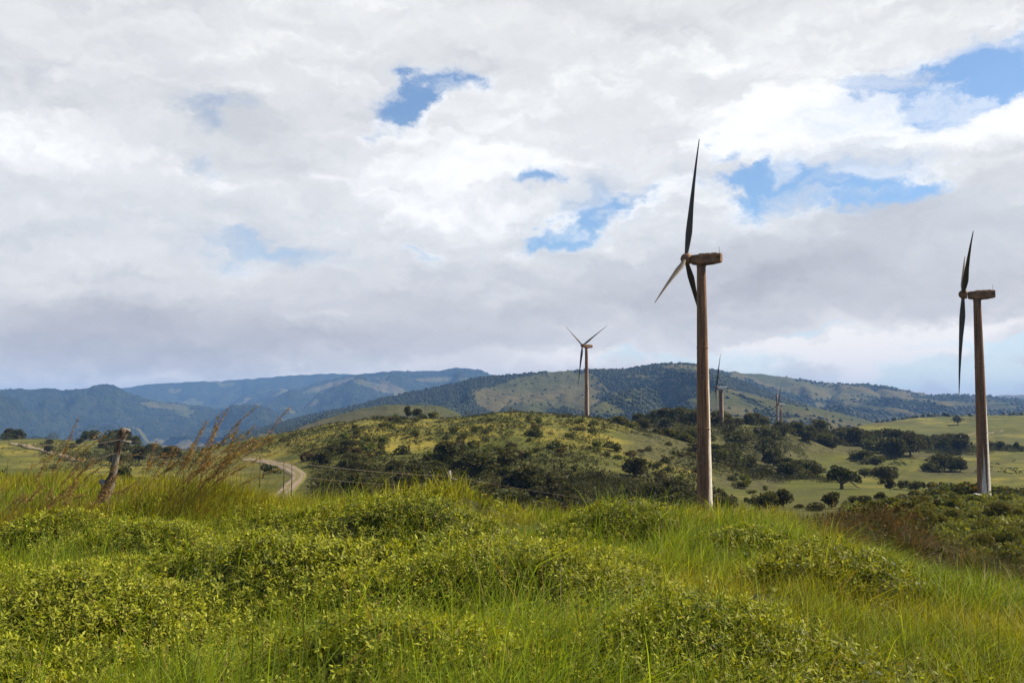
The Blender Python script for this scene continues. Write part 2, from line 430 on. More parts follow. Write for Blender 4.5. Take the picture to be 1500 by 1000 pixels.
scr = sstep(.46, .60, fbm(XX / 26, YY / 40, 51, 4))
scrub = np.zeros_like(XX)
inhill = (YY > 60) & (YY < 300) & (TPX > 330) & (TPX < 1130)
hillness = sstep(90, 130, YY) * (1 - sstep(215, 275, YY)) * sstep(380, 480, TPX) * (1 - sstep(1020, 1120, TPX))
scrub = np.maximum(scrub, hillness * .9)
scrub = np.maximum(scrub, .45 * scr * sstep(60, 150, YY))
hilltop = sstep(250, 290, YY) * (1 - sstep(400, 430, YY)) * sstep(350, 420, TPX) * (1 - sstep(1000, 1100, TPX))
scrub = scrub * (1 - .75 * hilltop)
for (a, b, rx, ry) in ((1060, 655, 150, 34), (1000, 635, 90, 22), (1240, 650, 120, 16), (1340, 660, 120, 12), (1100, 700, 60, 20), (1400, 690, 60, 10), (100, 640, 90, 5), (200, 668, 90, 6)):
    scrub = np.maximum(scrub, 1 - sstep(.6, 1.3, ell(a, b, TPX, TPY, rx, ry) + .6 * (fbm(XX / 20, YY / 30, 5, 3) - .5)))
dry = .88 * fbm(XX / 60, YY / 90, 77, 4) + .36 * hilltop

m_ground, gg, out = material('meadow ground')
a1 = gg.n('ShaderNodeAttribute', attribute_name='scrub'); a2 = gg.n('ShaderNodeAttribute', attribute_name='dry'); a3 = gg.n('ShaderNodeAttribute', attribute_name='near')
geo = gg.n('ShaderNodeNewGeometry'); P = geo.outputs['Position']
n1 = gg.noise(P, 0.35, 6, 0.62); n2 = gg.noise(P, 0.06, 5, 0.6); n3 = gg.noise(P, 2.2, 4, 0.6)
past = gg.mix(gg.step(a2.outputs['Fac'], .44, .72), (.090, .093, .012), (.225, .185, .026))
past = gg.mix(gg.step(n2, .4, .62), past, (.070, .077, .011))
past = gg.mix(gg.m('MULTIPLY', gg.step(n1, .50, .66), .65), past, (.055, .062, .016))
mp = gg.n('ShaderNodeMapping'); gg.nt.links.new(P, mp.inputs[0]); mp.inputs['Scale'].default_value = (.03, .03, 1.1)
terr = gg.noise(mp.outputs[0], 1.0, 5, .62)
past = gg.mix(gg.m('MULTIPLY', gg.step(terr, .50, .62), .5), past, (.062, .066, .014))
past = gg.mix(gg.m('MULTIPLY', gg.step(terr, .44, .36), .35), past, (.23, .185, .045))
sc = gg.mix(gg.step(n1, .4, .6), (.040, .042, .014), (.085, .078, .024))
gc = gg.mix(a1.outputs['Fac'], past, sc)
soil = gg.mix(gg.step(n3, .4, .6), (.030, .032, .009), (.066, .068, .014))
gc = gg.mix(a3.outputs['Fac'], gc, soil)
bh = gg.m('ADD', gg.m('MULTIPLY', gg.noise(P, 1.6, 5, 0.65), 0.7), gg.m('MULTIPLY', n1, .9))
principled(gg, out, gc, 0.9, 0.1, normal=bump(gg, bh, 0.9, 0.6))
V = np.stack([XX, YY, ZZ], -1).reshape(-1, 3)
me = np_mesh('ground', V, grid_faces(*XX.shape), m_ground, True,
             attrs={'scrub': scrub.ravel(), 'dry': dry.ravel(), 'near': (1 - sstep(22, 50, YY)).ravel()})
tag(new_obj('ground', me), kind='structure')

# low land out to the horizon
m_low, gg, out = material('valley land')
geo = gg.n('ShaderNodeNewGeometry'); P = geo.outputs['Position']
principled(gg, out, gg.mix(gg.step(gg.noise(P, .003, 6, .6), .45, .6), (.035, .05, .02), (.11, .12, .04)), .95, .1)
R = 17500
tag(new_obj('valley_floor', np_mesh('valley_floor', np.array([[-R, -R, -420], [R, -R, -420], [R, R, -420], [-R, R, -420]]), [np.array([[0, 1, 2, 3]])], m_low)), kind='structure')

# ------------------------------------------------------------------ far hills and mountains
m_hill, gg, out = material('hill land cover')
ap = gg.n('ShaderNodeAttribute', attribute_name='open')
geo = gg.n('ShaderNodeNewGeometry'); P = geo.outputs['Position']
nb = gg.noise(P, .012, 7, .65); nc_ = gg.noise(P, .0022, 4, .5)
forest = gg.mix(gg.step(nb, .38, .62), (.012, .019, .007), (.034, .042, .014))  # tones darkened in place of broad cloud shadow on the mountains
field = gg.mix(gg.step(nc_, .4, .6), (.075, .080, .026), (.120, .100, .040))
field = gg.mix(gg.m('MULTIPLY', gg.step(nb, .54, .64), .8), field, (.05, .06, .022))
hc = gg.mix(gg.step(gg.m('ADD', ap.outputs['Fac'], gg.m('MULTIPLY', gg.m('SUBTRACT', nb, .5), .5)), .42, .58), forest, field)
principled(gg, out, hc, .95, .05, normal=bump(gg, gg.noise(P, .022, 7, .72), 1.0, 26.0))

def lump_cloud(P, S, seed=0):
    """many small rounded tree tops as one mesh; P (n,3) S (n,) radius"""
    t = (1 + 5 ** .5) / 2
    ico = np.array([[-1, t, 0], [1, t, 0], [-1, -t, 0], [1, -t, 0], [0, -1, t], [0, 1, t], [0, -1, -t], [0, 1, -t], [t, 0, -1], [t, 0, 1], [-t, 0, -1], [-t, 0, 1]], float) / 1.9
    fc = np.array([[0, 11, 5], [0, 5, 1], [0, 1, 7], [0, 7, 10], [0, 10, 11], [1, 5, 9], [5, 11, 4], [11, 10, 2], [10, 7, 6], [7, 1, 8], [3, 9, 4], [3, 4, 2], [3, 2, 6], [3, 6, 8], [3, 8, 9], [4, 9, 5], [2, 4, 11], [6, 2, 10], [8, 6, 7], [9, 8, 1]])
    rg = np.random.default_rng(seed); n = len(P)
    v = ico[None] * (1 + .5 * (rg.random((n, 12, 1)) - .5)) * S[:, None, None]
    v[:, :, 2] *= rg.uniform(.75, 1.15, (n, 1))
    v = v + P[:, None, :]
    f = fc[None] + (np.arange(n) * 12)[:, None, None]
    c = np.array([.021, .028, .009]) * rg.uniform(.7, 1.35, (n, 1)) * np.array([1, 1, 1])
    c = c * (1 + rg.uniform(-.15, .25, (n, 3)) * [1, .3, 0])
    return v.reshape(-1, 3), f.reshape(-1, 3), np.repeat(c, 12, 0)

m_wood = foliage_mat('distant woodland', trans=.12, objvar=0)

def ridge(name, crest, dc, df, yf, back, label=None, opens=(), open_bias=.5, seed=0, amp=.10, nwood=0, wsize=6.0, closed=()):
    """crest: picture points of the skyline at distance dc; df: distance of the foot, yf: its row"""
    cx = [c[0] for c in crest]; cy = [c[1] for c in crest]
    px = np.arange(cx[0], cx[-1] + 1, 2.0); nr = 120
    v = np.linspace(0, 1, nr)
    yc = pchip(cx, cy, px)
    V = []; U = []
    us = np.array([ray(p, 600)[0] for p in px])
    zc = np.array([ray(p, y)[1] for p, y in zip(px, yc)]) * dc
    zf = np.array([ray(p, yf)[1] for p in px]) * df
    ridge_n = fbm(px / 60, px * 0, seed + 3, 4)
    d = df + (dc - df) * v[:, None] * (1 + .0 * ridge_n[None])
    X = us[None] * d; Y = d + 0 * X
    prof = v ** 1.25
    H = zf[None] + (zc - zf)[None] * prof[:, None]
    hh = np.maximum(zc - zf, 20)[None]
    sc_ = (dc - df)
    wx = X / (sc_ * .22) + .8 * fbm(X / (sc_ * .5), Y / (sc_ * .5), seed + 11, 2)
    gul = np.abs(fbm(wx, Y / (sc_ * .75), seed, 5) * 2 - 1)
    env = np.sin(pi * np.clip(v, 0, 1)) ** .7
    H = H + (dc / F) * 2.6 * (fbm(px / 9, px * 0, seed + 71, 3) - .5)[None] * sstep(.6, 1, v)[:, None]
    H = H + hh * amp * 10 * (gul - .28) * env[:, None]
    H = H + hh * amp * 1.6 * (fbm(X / (sc_ * .05), Y / (sc_ * .05), seed + 40, 4) - .5) * (env[:, None] + .05)
    # back slope
    vb = np.linspace(0, 1, 16)[1:]
    Yb = dc + back * vb[:, None] + 0 * us[None]; Xb = us[None] * Yb
    zc = H[-1]
    Hb = zc[None] - (zc - zf * 1.0)[None] * vb[:, None] ** 1.6
    X = np.concatenate([X, Xb]); Y = np.concatenate([Y, Yb]); H = np.concatenate([H, Hb]) + CAMZ
    qx, qy = project(X, Y, H)
    fld = fbm(X / (sc_ * .12), Y / (sc_ * .16), seed + 90, 4)
    op = sstep(open_bias - .05, open_bias + .05, fld)
    wob = .7 * (fbm(X / (sc_ * .08), Y / (sc_ * .1), seed + 60, 3) - .5)
    for (a, b, rx, ry, rot) in closed:
        op = np.minimum(op, sstep(.8, 1.2, ell(a, b, qx, qy, rx, ry, rot) + wob))
    for (a, b, rx, ry, rot) in opens:
        op = np.maximum(op, 1 - sstep(.8, 1.2, ell(a, b, qx, qy, rx, ry, rot) + wob))
    me = np_mesh(name, np.stack([X, Y, H], -1).reshape(-1, 3), grid_faces(*X.shape), m_hill, True, attrs={'open': op.ravel()})
    o = new_obj(name, me); tag(o, kind='structure')
    if nwood:
        rg = np.random.default_rng(seed + 500)
        P = []; need = nwood
        k = nwood * 5
        ii = rg.uniform(0, nr + 3, k); jj = rg.uniform(0, len(px) - 1.01, k)
        i = ii.astype(int); j = jj.astype(int); fi = ii - i; fj = jj - j
        def bil(A): return (A[i, j] * (1 - fj) + A[i, j + 1] * fj) * (1 - fi) + (A[i + 1, j] * (1 - fj) + A[i + 1, j + 1] * fj) * fi
        ox = bil(op)
        keep = (rg.random(k) > np.clip(ox * 1.0, 0, .985))
        P = np.stack([bil(X), bil(Y), bil(H)], 1)[keep][:nwood]
        S = rg.uniform(.6, 1.3, len(P)) * wsize
        P[:, 2] += S * .25
        vv, ff, cc = lump_cloud(P, S, seed)
        tag(new_obj('woodland', np_mesh('woodland', vv, [ff], m_wood, True, cc)), label or 'dark tree cover spread over the far hills', 'woodland', kind='stuff')
    return o

ridge('mountains', [(-300, 585), (-150, 578), (60, 580), (180, 568), (230, 562), (300, 559), (350, 556), (400, 552), (440, 549), (480, 547), (560, 552), (700, 560), (900, 590)], 11000, 7200, 640, 3000, seed=5, open_bias=.66, amp=.09)
ridge('mountains', [(250, 640), (330, 606), (380, 588), (430, 572), (480, 556), (540, 546), (600, 543), (640, 543), (668, 538), (695, 541), (720, 549), (800, 570), (900, 600)], 8800, 5200, 640, 2000, seed=15, open_bias=.67, amp=.17, nwood=8000, wsize=7, label='blue hazy woods of the ridge behind the small grassy hill',
      opens=[(650, 556, 40, 4, 0), (560, 569, 50, 5, .3), (480, 565, 40, 4, -.3), (600, 580, 60, 5, .5)])
ridge('mountains', [(-300, 575), (-150, 574), (-40, 578), (0, 572), (25, 569), (45, 571), (65, 568), (95, 571), (125, 569), (138, 564), (150, 562), (168, 566), (185, 574), (205, 581), (235, 588), (300, 595), (340, 602), (390, 612), (450, 628), (520, 650)], 6800, 4200, 668, 1500, seed=25, open_bias=.68, amp=.17, nwood=11000, wsize=6.5, label='blue hazy woods of the peaked mountain on the left',
      opens=[(240, 594, 36, 5, .1), (268, 603, 12, 6, .2)])
ridge('mountains', [(1300, 600), (1400, 588), (1470, 579), (1500, 578), (1600, 574), (1800, 580)], 9500, 6500, 620, 1500, seed=35, open_bias=.5, amp=.08)
ridge('hills', [(960, 575), (1000, 552), (1045, 546), (1110, 547), (1150, 552), (1200, 559), (1240, 562), (1262, 561), (1300, 567), (1340, 574), (1370, 578), (1440, 579), (1500, 586), (1600, 590), (1800, 596)], 5000, 2900, 628, 1500, seed=45, open_bias=.56, amp=.12,
      opens=[(1150, 560, 40, 4, .1), (1270, 577, 40, 3, .1), (1400, 592, 40, 3.5, .1), (1330, 583, 45, 2.5, .1), (1290, 598, 60, 5, .15), (1085, 551, 22, 2.5, 0), (1470, 596, 22, 3, 0)], nwood=9000, wsize=6.5,
      closed=[(1380, 583, 60, 4, 0), (1250, 592, 60, 4, .1)], label='blue green woods patching the long ridge behind the right turbine')
ridge('hills', [(330, 640), (380, 628), (450, 608), (520, 594), (560, 583), (620, 571), (670, 560), (700, 553), (740, 549.5), (790, 545.5), (830, 543), (870, 541), (905, 541), (940, 536), (985, 532), (1015, 533), (1040, 540), (1080, 556), (1130, 575), (1200, 600), (1260, 630)], 3300, 1700, 655, 1200, seed=55, open_bias=.80, amp=.10,
      opens=[(800, 572, 85, 27, -.1), (745, 590, 60, 22, .2), (850, 590, 60, 12, .2), (1005, 538, 36, 3.5, .05), (950, 551, 34, 2, 0), (905, 578, 40, 2.2, .45), (1130, 600, 100, 14, .3)],
      closed=[(775, 553, 22, 7, .2), (690, 580, 24, 34, 0), (820, 603, 90, 6, 0)], nwood=44000, wsize=3.9, label='dark woods covering the high green hill behind the turbines')
ridge('hills', [(940, 640), (990, 596), (1030, 576), (1060, 571), (1090, 576), (1130, 585), (1180, 594), (1230, 605), (1280, 618), (1340, 640)], 2300, 1400, 650, 800, seed=65, open_bias=.36, amp=.05,
      closed=[(1130, 606, 30, 5, .2), (1010, 600, 30, 12, 0)], nwood=600, wsize=4.0, label='scattered dark trees on the grassy spur behind the two small turbines')
ridge('hills', [(380, 655), (430, 630), (470, 615), (510, 603), (545, 595), (570, 592.5), (610, 593), (640, 594), (660, 600), (690, 618), (720, 640)], 1300, 760, 660, 400, seed=75, open_bias=.1, amp=.03)
ridge('hills', [(1190, 640), (1230, 628), (1270, 621), (1320, 613), (1380, 608), (1440, 608), (1500, 606), (1600, 604), (1800, 608)], 1500, 1050, 650, 500, seed=85, open_bias=.36, amp=.04, nwood=500, wsize=3.5,
      closed=[(1330, 612, 60, 3, -.1), (1490, 610, 25, 4, 0)], label='dark trees along the crest of the far right pasture')

# ------------------------------------------------------------------ dirt road and track
m_road, gg, out = material('pale dirt road')
geo = gg.n('ShaderNodeNewGeometry'); P = geo.outputs['Position']
n = gg.noise(P, .8, 6, .65); nn = gg.noise(P, .15, 3, .5)
rc = gg.mix(gg.step(n, .35, .65), (.135, .098, .068), (.245, .185, .14))
rc = gg.mix(gg.m('MULTIPLY', gg.step(nn, .5, .62), .5), rc, (.16, .15, .06))
ac = gg.n('ShaderNodeAttribute', attribute_name='across')
rag = gg.m('ADD', ac.outputs['Fac'], gg.m('MULTIPLY', gg.m('SUBTRACT', n, .5), .9))
rc = gg.mix(gg.step(rag, .72, .95), rc, (.10, .10, .018))
rc = gg.mix(gg.m('MULTIPLY', gg.step(rag, .22, .05), .75), rc, (.13, .12, .03))
rc = gg.mix(gg.m('MULTIPLY', gg.step(gg.m('ABSOLUTE', gg.m('SUBTRACT', rag, .42)), .10, .02), .35), rc, (.42, .34, .27))
principled(gg, out, rc, .95, .1, normal=bump(gg, n, .5, .1))

def strip(name, pts, w, lift=.10, kind='structure', mat=None):
    P0 = np.array([ground_hit(a, b, c, d)[:2] for a, b, c, d in pts])
    s = np.concatenate([[0], np.cumsum(np.linalg.norm(np.diff(P0, axis=0), axis=1))])
    t = np.linspace(0, s[-1], max(30, int(s[-1] / 1.5)))
    cx = pchip(s, P0[:, 0], t); cy = pchip(s, P0[:, 1], t)
    T = np.stack([np.gradient(cx), np.gradient(cy)], 1); T /= np.linalg.norm(T, axis=1)[:, None]
    N = np.stack([-T[:, 1], T[:, 0]], 1)
    k = np.linspace(-1, 1, 9)
    ww = w * (1 + .25 * (fbm(t / 6, t * 0, 9, 3) - .5))
    X = cx[:, None] + N[:, :1] * k[None] * ww[:, None] / 2; Y = cy[:, None] + N[:, 1:] * k[None] * ww[:, None] / 2
    Zr = Z(X, Y) + lift + .04 * (1 - k[None] ** 2)
    Zr[:, 0] -= .3; Zr[:, -1] -= .3
    me = np_mesh(name, np.stack([X, Y, Zr], -1).reshape(-1, 3), grid_faces(*X.shape), mat or m_road, True, attrs={'across': np.repeat(np.abs(k)[None], len(X), 0).ravel()})
    return tag(new_obj(name, me), kind=kind)

strip('dirt_road', [(413, 735, 150, 215), (417, 722, 160, 240), (430, 708, 180, 260), (438, 697, 200, 280), (428, 689, 220, 300), (408, 681, 240, 320), (385, 676, 260, 330), (362, 673, 280, 345)], 4.2, .3)
strip('track', [(20, 650, 350, 640), (45, 656, 350, 560), (68, 661, 350, 540), (92, 668, 330, 520), (116, 676, 300, 480)], 4.5, .5)
strip('track', [(1290, 737, 120, 190), (1345, 732, 120, 200), (1400, 728, 120, 200), (1430, 729, 150, 175)], 2.6, .06)
strip('track', [(1395, 640, 700, 1200), (1430, 634, 700, 1200), (1470, 630, 700, 1200)], 2.5, .5)

# ------------------------------------------------------------------ foliage builders
def rot_basis(n, rg):
    """random unit vectors"""
    v = rg.normal(size=(n, 3)); return v / np.linalg.norm(v, axis=1)[:, None]

def leaf_quads(P, D, Wd, L, W):
    """diamond leaves: base P, direction D, width direction Wd, length L, width W"""
    L = L[:, None]; W = W[:, None]
    v = np.stack([P, P + D * L * .45 + Wd * W * .5, P + D * L, P + D * L * .45 - Wd * W * .5], 1)
    n = len(P); f = np.arange(n * 4).reshape(n, 4)
    return v.reshape(-1, 3), f

def crown_mesh(name, lobes, n, size, seed, mat, base=(.050, .053, .016), dry=0.1):
    """leaf clumps spread through and over a set of lobes (x,y,z,rx,ry,rz)"""
    rg = np.random.default_rng(seed)
    lobes = np.array(lobes, float)
    vol = (lobes[:, 3] * lobes[:, 4] * lobes[:, 5]) ** .67; k = rg.choice(len(lobes), n, p=vol / vol.sum())
    q = rot_basis(n, rg); r = rg.uniform(.55, 1.0, n) ** .5 * (1 + .22 * (rg.random(n) - .5))
    c = lobes[k, :3]; R = lobes[k, 3:6]
    P = c + q * R * r[:, None]
    D = q + rg.normal(size=(n, 3)) * .65; D /= np.linalg.norm(D, axis=1)[:, None]
    Wd = np.cross(D, rot_basis(n, rg)); Wd /= np.linalg.norm(Wd, axis=1)[:, None] + 1e-9
    L = size * rg.uniform(.6, 1.5, n)
    v, f = leaf_quads(P, D, Wd, L, L * rg.uniform(.6, .95, n))
    lob = rg.uniform(.75, 1.3, len(lobes))[k]
    cc = np.array(base) * (lob * rg.uniform(.65, 1.5, n))[:, None]
    dr = rg.random(n) < dry
    cc[dr] = cc[dr] * [1.7, 1.15, .8]
    return np_mesh(name, v, [f], mat, False, np.repeat(cc, 4, 0))

def tree_lobes(seed, w=3.0, h=4.0, z0=1.6, k=11, flat=.6, lean=0.0):
    rg = np.random.default_rng(seed); L = []
    for i in range(k):
        a = rg.uniform(0, 2 * pi); t = rg.random(); rr = w * (1 - .55 * t) * rg.uniform(.25, .8)
        z = z0 + (h - z0) * (.2 + .75 * t); s = w * rg.uniform(.28, .5)
        L.append((cos(a) * rr + lean * (z - z0), sin(a) * rr, z, s, s, s * flat * rg.uniform(.8, 1.2)))
    return L

m_leaf_dark = foliage_mat('dark tree leaves', trans=.22)
m_leaf_shrub = foliage_mat('shrub leaves', trans=.28)
m_bark, gg, out = material('bark')
tcg = gg.n('ShaderNodeTexCoord'); nb = gg.noise(tcg.outputs['Object'], 3, 5, .6)
principled(gg, out, gg.mix(nb, (.05, .035, .022), (.16, .12, .08)), .9, .1, normal=bump(gg, nb, .6, .05))

def trunk_mesh(seed, h=2.4, r=.16, w=1.8, lean=0.0, nl=5, top=3.4):
    rg = np.random.default_rng(seed); mb = MB()
    P = [(lean * z + .08 * sin(z * 2 + seed), .06 * cos(z * 1.7 + seed), z) for z in np.linspace(-.3, h, 6)]
    mb.tube(P, np.linspace(r * 1.25, r * .6, 6), 8, seed=seed, wob=.2)
    for i in range(nl):
        a = 2 * pi * i / nl + rg.uniform(-.4, .4); z = h * rg.uniform(.4, 1.0); e = np.array([cos(a) * w * rg.uniform(.5, .9) + lean * top, sin(a) * w * rg.uniform(.5, .9), top * rg.uniform(.75, 1)])
        s = np.array([lean * z, 0, z]); m_ = (s + e) / 2 + [0, 0, .2]
        mb.tube([s, m_, e], [r * .5, r * .33, r * .12], 6, seed=i)
    return mb.mesh('trunk', m_bark)

TREE = []
for i, (w, h, z0, flat, lean) in enumerate([(2.6, 4.6, 1.3, .75, .1), (3.2, 4.2, 1.2, .55, .15), (2.2, 4.8, 1.2, .9, 0), (3.4, 4.0, 1.0, .6, -.1), (2.8, 5.2, 1.2, .8, .1)]):
    TREE.append((crown_mesh('crown', tree_lobes(100 + i, w, h, z0, 13, flat, lean), 1500, .42, 200 + i, m_leaf_dark), trunk_mesh(i, 2.0, .17, w * .7, lean, 5, h * .75)))
SHRUB = []
for i, (w, h, b) in enumerate([(1.0, 1.1, (.075, .088, .022)), (1.2, .9, (.045, .055, .017)), (.8, 1.2, (.088, .100, .024)), (1.1, .8, (.062, .052, .020))]):
    SHRUB.append(crown_mesh('shrub', tree_lobes(300 + i, w, h, .1, 7, .8), 420, .22, 400 + i, m_leaf_shrub, b, .15))

SHRUB_NEAR = []
for i, (w, h, b) in enumerate([(1.0, 1.1, (.075, .088, .022)), (1.2, .9, (.045, .055, .017)), (.8, 1.2, (.088, .100, .024)), (1.1, .8, (.060, .048, .019))]):
    SHRUB_NEAR.append(crown_mesh('shrub', tree_lobes(300 + i, w, h, .1, 12, .8), 5200, .065, 450 + i, m_leaf_shrub, b, .2))

def put_tree(px, d, h, label, group=None, kind_i=0, rz=None, name='tree', wide=1.0, sink=0.0, cat='tree'):
    if group == 'trees in the ravine thicket' and on_road(px - 8, d): px += 60
    p = at(px, d); p[2] -= sink
    s = h / 5.0
    t = empty(name, p, rng.uniform(0, 6.28) if rz is None else rz)
    t.scale = (s * wide, s * wide, s)
    tag(t, label, cat, group)
    c, k = TREE[kind_i % len(TREE)]
    new_obj('crown', c, t); new_obj('trunk', k, t)
    return t

def put_shrub(px, d, h, label, group=None, kind_i=0, wide=1.0, name='shrub', sink=0.0):
    p = at(px, d); p[2] -= sink
    o = new_obj(name, (SHRUB_NEAR if d < 95 else SHRUB)[kind_i % 4])
    o.location = p; o.rotation_euler = (0, 0, rng.uniform(0, 6.28)); o.scale = (h * wide, h * wide, h)
    return tag(o, label, 'shrub', group)

def on_road(px, d):
    """the open pasture and the bend of the dirt road stay clear of scrub"""
    py = project((px - 750) / (F * CP + 150 * SP) * d, d, Z((px - 750) / (F * CP + 150 * SP) * d, d))[1]
    return (px > 325) & (px < 455 - .35 * np.clip(690 - py, -20, 40)) & (py > 664) & (py < 740)

# ------------------------------------------------------------------ trees and shrubs of the middle distance
LB_R = 'dense dark green tree in the thicket at the foot of the grassy central hill'
GR_R = 'trees in the ravine thicket'
for i in range(66):
    if i < 42: px = rng.uniform(440, 760); 
    else: px = rng.uniform(760, 1120)
    f = (px - 440) / 680
    d = rng.uniform(165, 238) if px < 790 else rng.uniform(165, 225)
    if px < 520: d = rng.uniform(215, 290)
    put_tree(px, d, rng.uniform(3.0, 5.2) * (1.0 if px < 800 else .75) * (.78 if d > 215 else 1), LB_R, GR_R, int(rng.integers(5)), wide=rng.uniform(1.1, 1.7), sink=.9)
for px, d, h in ((735, 240, 6.5), (700, 228, 6), (655, 245, 5.5), (775, 205, 6), (800, 212, 4.6), (820, 200, 4), (930, 245, 5.0), (985, 222, 4.6), (960, 205, 4)):
    put_tree(px, d, h, LB_R, GR_R, int(rng.integers(5)), wide=1.6, sink=.8)

LB_B = 'dark tree crowded into the woodland on the ridge behind the tall turbine tower'
for i in range(62):
    px = rng.uniform(935, 1230)
    lo = 400 if px > 1000 else 470
    d = rng.uniform(lo, 575)
    if px > 1150: d = rng.uniform(520, 590)
    put_tree(px, d, rng.uniform(5, 9), LB_B, 'trees of the ridge woodland', int(rng.integers(5)), wide=rng.uniform(1.1, 1.6), sink=.8)
for i in range(18):
    px = rng.uniform(1010, 1160); f = (px - 1010) / 150
    put_tree(px, 330 + rng.uniform(0, 70), rng.uniform(4, 6.5), 'olive green tree filling the gully beside the tall turbine tower', 'trees of the gully', int(rng.integers(5)), wide=1.5, sink=.8)
LB_T = 'dark tree in the long band of trees across the right hand pastures'
for i in range(54):
    px = rng.uniform(1200, 1492)
    d = 585 + rng.uniform(-20, 45) + (px - 1200) * .18
    hh = rng.uniform(8, 13) if px < 1410 else rng.uniform(6, 8.5)
    put_tree(px, d, hh, LB_T, 'trees of the pasture tree band', int(rng.integers(5)), wide=rng.uniform(.85, 1.2), sink=.6)
for i in range(10):
    px = rng.uniform(1255, 1350)
    put_tree(px, rng.uniform(520, 575), rng.uniform(8, 13), LB_T, 'trees of the pasture tree band', int(rng.integers(5)), wide=1.2, sink=.6)
for i in range(12):
    px = rng.uniform(1150, 1198) if i < 7 else rng.uniform(1262, 1300)
    put_tree(px, rng.uniform(345, 390), rng.uniform(3.5, 6), 'olive tree in the row uphill of the lone windswept tree', 'trees uphill of the lone tree', int(rng.integers(5)), wide=1.5, sink=.6)
for px, d, h, w in ((1262, 470, 7, 1.9), (1280, 460, 6, 1.6), (1375, 440, 8, 1.2), (1392, 442, 9, 1.1), (1405, 438, 6, 1.2), (1358, 430, 5, 1.2), (1368, 436, 6, 1.2)):
    put_tree(px, d, h, 'dark rounded tree in the cluster on the middle right pasture', 'pasture tree clusters', int(rng.integers(5)), wide=w, sink=.5)
put_tree(1404, 1080, 9, 'single round tree beside the hedge line on the far right pasture', None, 1, wide=1.2)
# left pastures
LB_L = 'small dark tree in the hedges of the left hand pastures'
for i in range(34):
    r = rng.random()
    if r < .22: px, d, h = rng.uniform(0, 34), rng.uniform(600, 640), rng.uniform(6, 9)
    elif r < .5: px, d, h = rng.uniform(95, 200), rng.uniform(560, 640), rng.uniform(5, 9)
    elif r < .7: px = rng.uniform(150, 235); d, h = 480 + rng.uniform(0, 40), rng.uniform(4, 6)
    elif r < .88: px = rng.uniform(170, 270); d, h = 360 + rng.uniform(0, 40), rng.uniform(4, 6)
    else: px, d, h = rng.uniform(40, 130), rng.uniform(440, 560), rng.uniform(3, 5)
    put_tree(px, d, h, LB_L, 'hedge trees of the left pastures', int(rng.integers(5)), wide=rng.uniform(1.1, 1.6), sink=.5)
put_tree(185, 205, 4.2, 'round dark bushy tree just right of the crooked fence post', None, 2, wide=1.0, sink=.8)
put_tree(205, 120, 1.6, 'low dark bush right of the crooked fence post foot', None, 3, wide=1.3, cat='bush', name='bush')

# skyline trees on the central hill
t = put_tree(597, 391, 4.6, 'taller of the two dark trees side by side on the hill skyline', None, 2, wide=.85)
t = put_tree(610, 390, 4.2, 'lower right tree of the skyline pair on the central hill', None, 1, wide=.9)
put_shrub(635, 389, 2.2, 'round dark shrub on the skyline right of the paired trees', None, 0, 1.6)
put_shrub(620, 389, 1.4, 'small dark shrub tucked under the paired skyline trees', None, 1, 1.6)
hp = np.array([at(px, 391) for px in np.linspace(546, 592, 12)])
mh = [(p[0], p[1], p[2] + .45, 1.1, .7, .6) for p in hp]
tag(new_obj('hedge', crown_mesh('hedge', mh, 1500, .28, 901, m_leaf_dark)), 'low clipped dark hedge on the hill skyline left of the paired trees', 'hedge')
put_tree(944, 400, 4.4, 'dark tree standing where the central hill meets the ridge woodland', None, 0, wide=1.2)
for px in (905, 922, 962, 975, 988, 1003, 1015):
    put_shrub(px, 375, 2.4, 'rounded green shrub on the shoulder of the central hill', 'shrubs on the hill shoulder', int(rng.integers(3)), 2.0, sink=.3)

# windswept lone tree: umbrella crown, dropping branch
p = ground_hit(1232, 716, 220, 330)
lone = empty('tree', p, 0, .88); tag(lone, 'lone spreading windswept tree with a drooping branch on the pale pasture', 'tree')
L = [(-2.6, 0, 4.6, 1.9, 2, 1.0), (-1.0, .5, 5.4, 2.0, 2, 1.3), (.6, 0, 4.9, 2.2, 2, 1.3), (2.2, -.4, 4.3, 2.0, 2, 1.0), (3.9, .2, 3.4, 1.7, 1.6, .9), (4.9, 0, 2.7, 1.1, 1.2, .7), (-3.4, 0, 3.5, 1.1, 1.4, .7), (-2.3, 0, 6.4, 1.0, 1.1, .7), (1.4, 1, 3.4, 1.3, 1.5, .8), (-.8, -1, 3.6, 1.6, 1.5, .8)]
new_obj('crown', crown_mesh('crown', L, 3200, .42, 911, m_leaf_dark, (.030, .042, .014)), lone)
mb = MB(); mb.tube([(-.3, 0, -.4), (-.1, 0, .6), (-.2, 0, 1.8), (-.6, 0, 3.2), (-.9, 0, 4.8)], [.75, .5, .42, .3, .15], 9, wob=.2)
for e in ((2.4, 0, 3.6), (-2.6, .3, 3.8), (.8, 1, 4.6), (3.9, 0, 2.7)): mb.tube([(-.2, 0, 1.5), (e[0] * .5, e[1] * .5, 2.5), e], [.32, .2, .08], 7)
new_obj('trunk', mb.mesh('trunk', m_bark), lone)
mb = MB(); mb.tube([(2.2, 0, 2.6), (3.4, 0, 1.6), (4.6, 0, .7), (5.6, 0, .1)], [.16, .17, .15, .08], 7)
new_obj('drooping_branch', mb.mesh('drooping_branch', m_bark), lone)
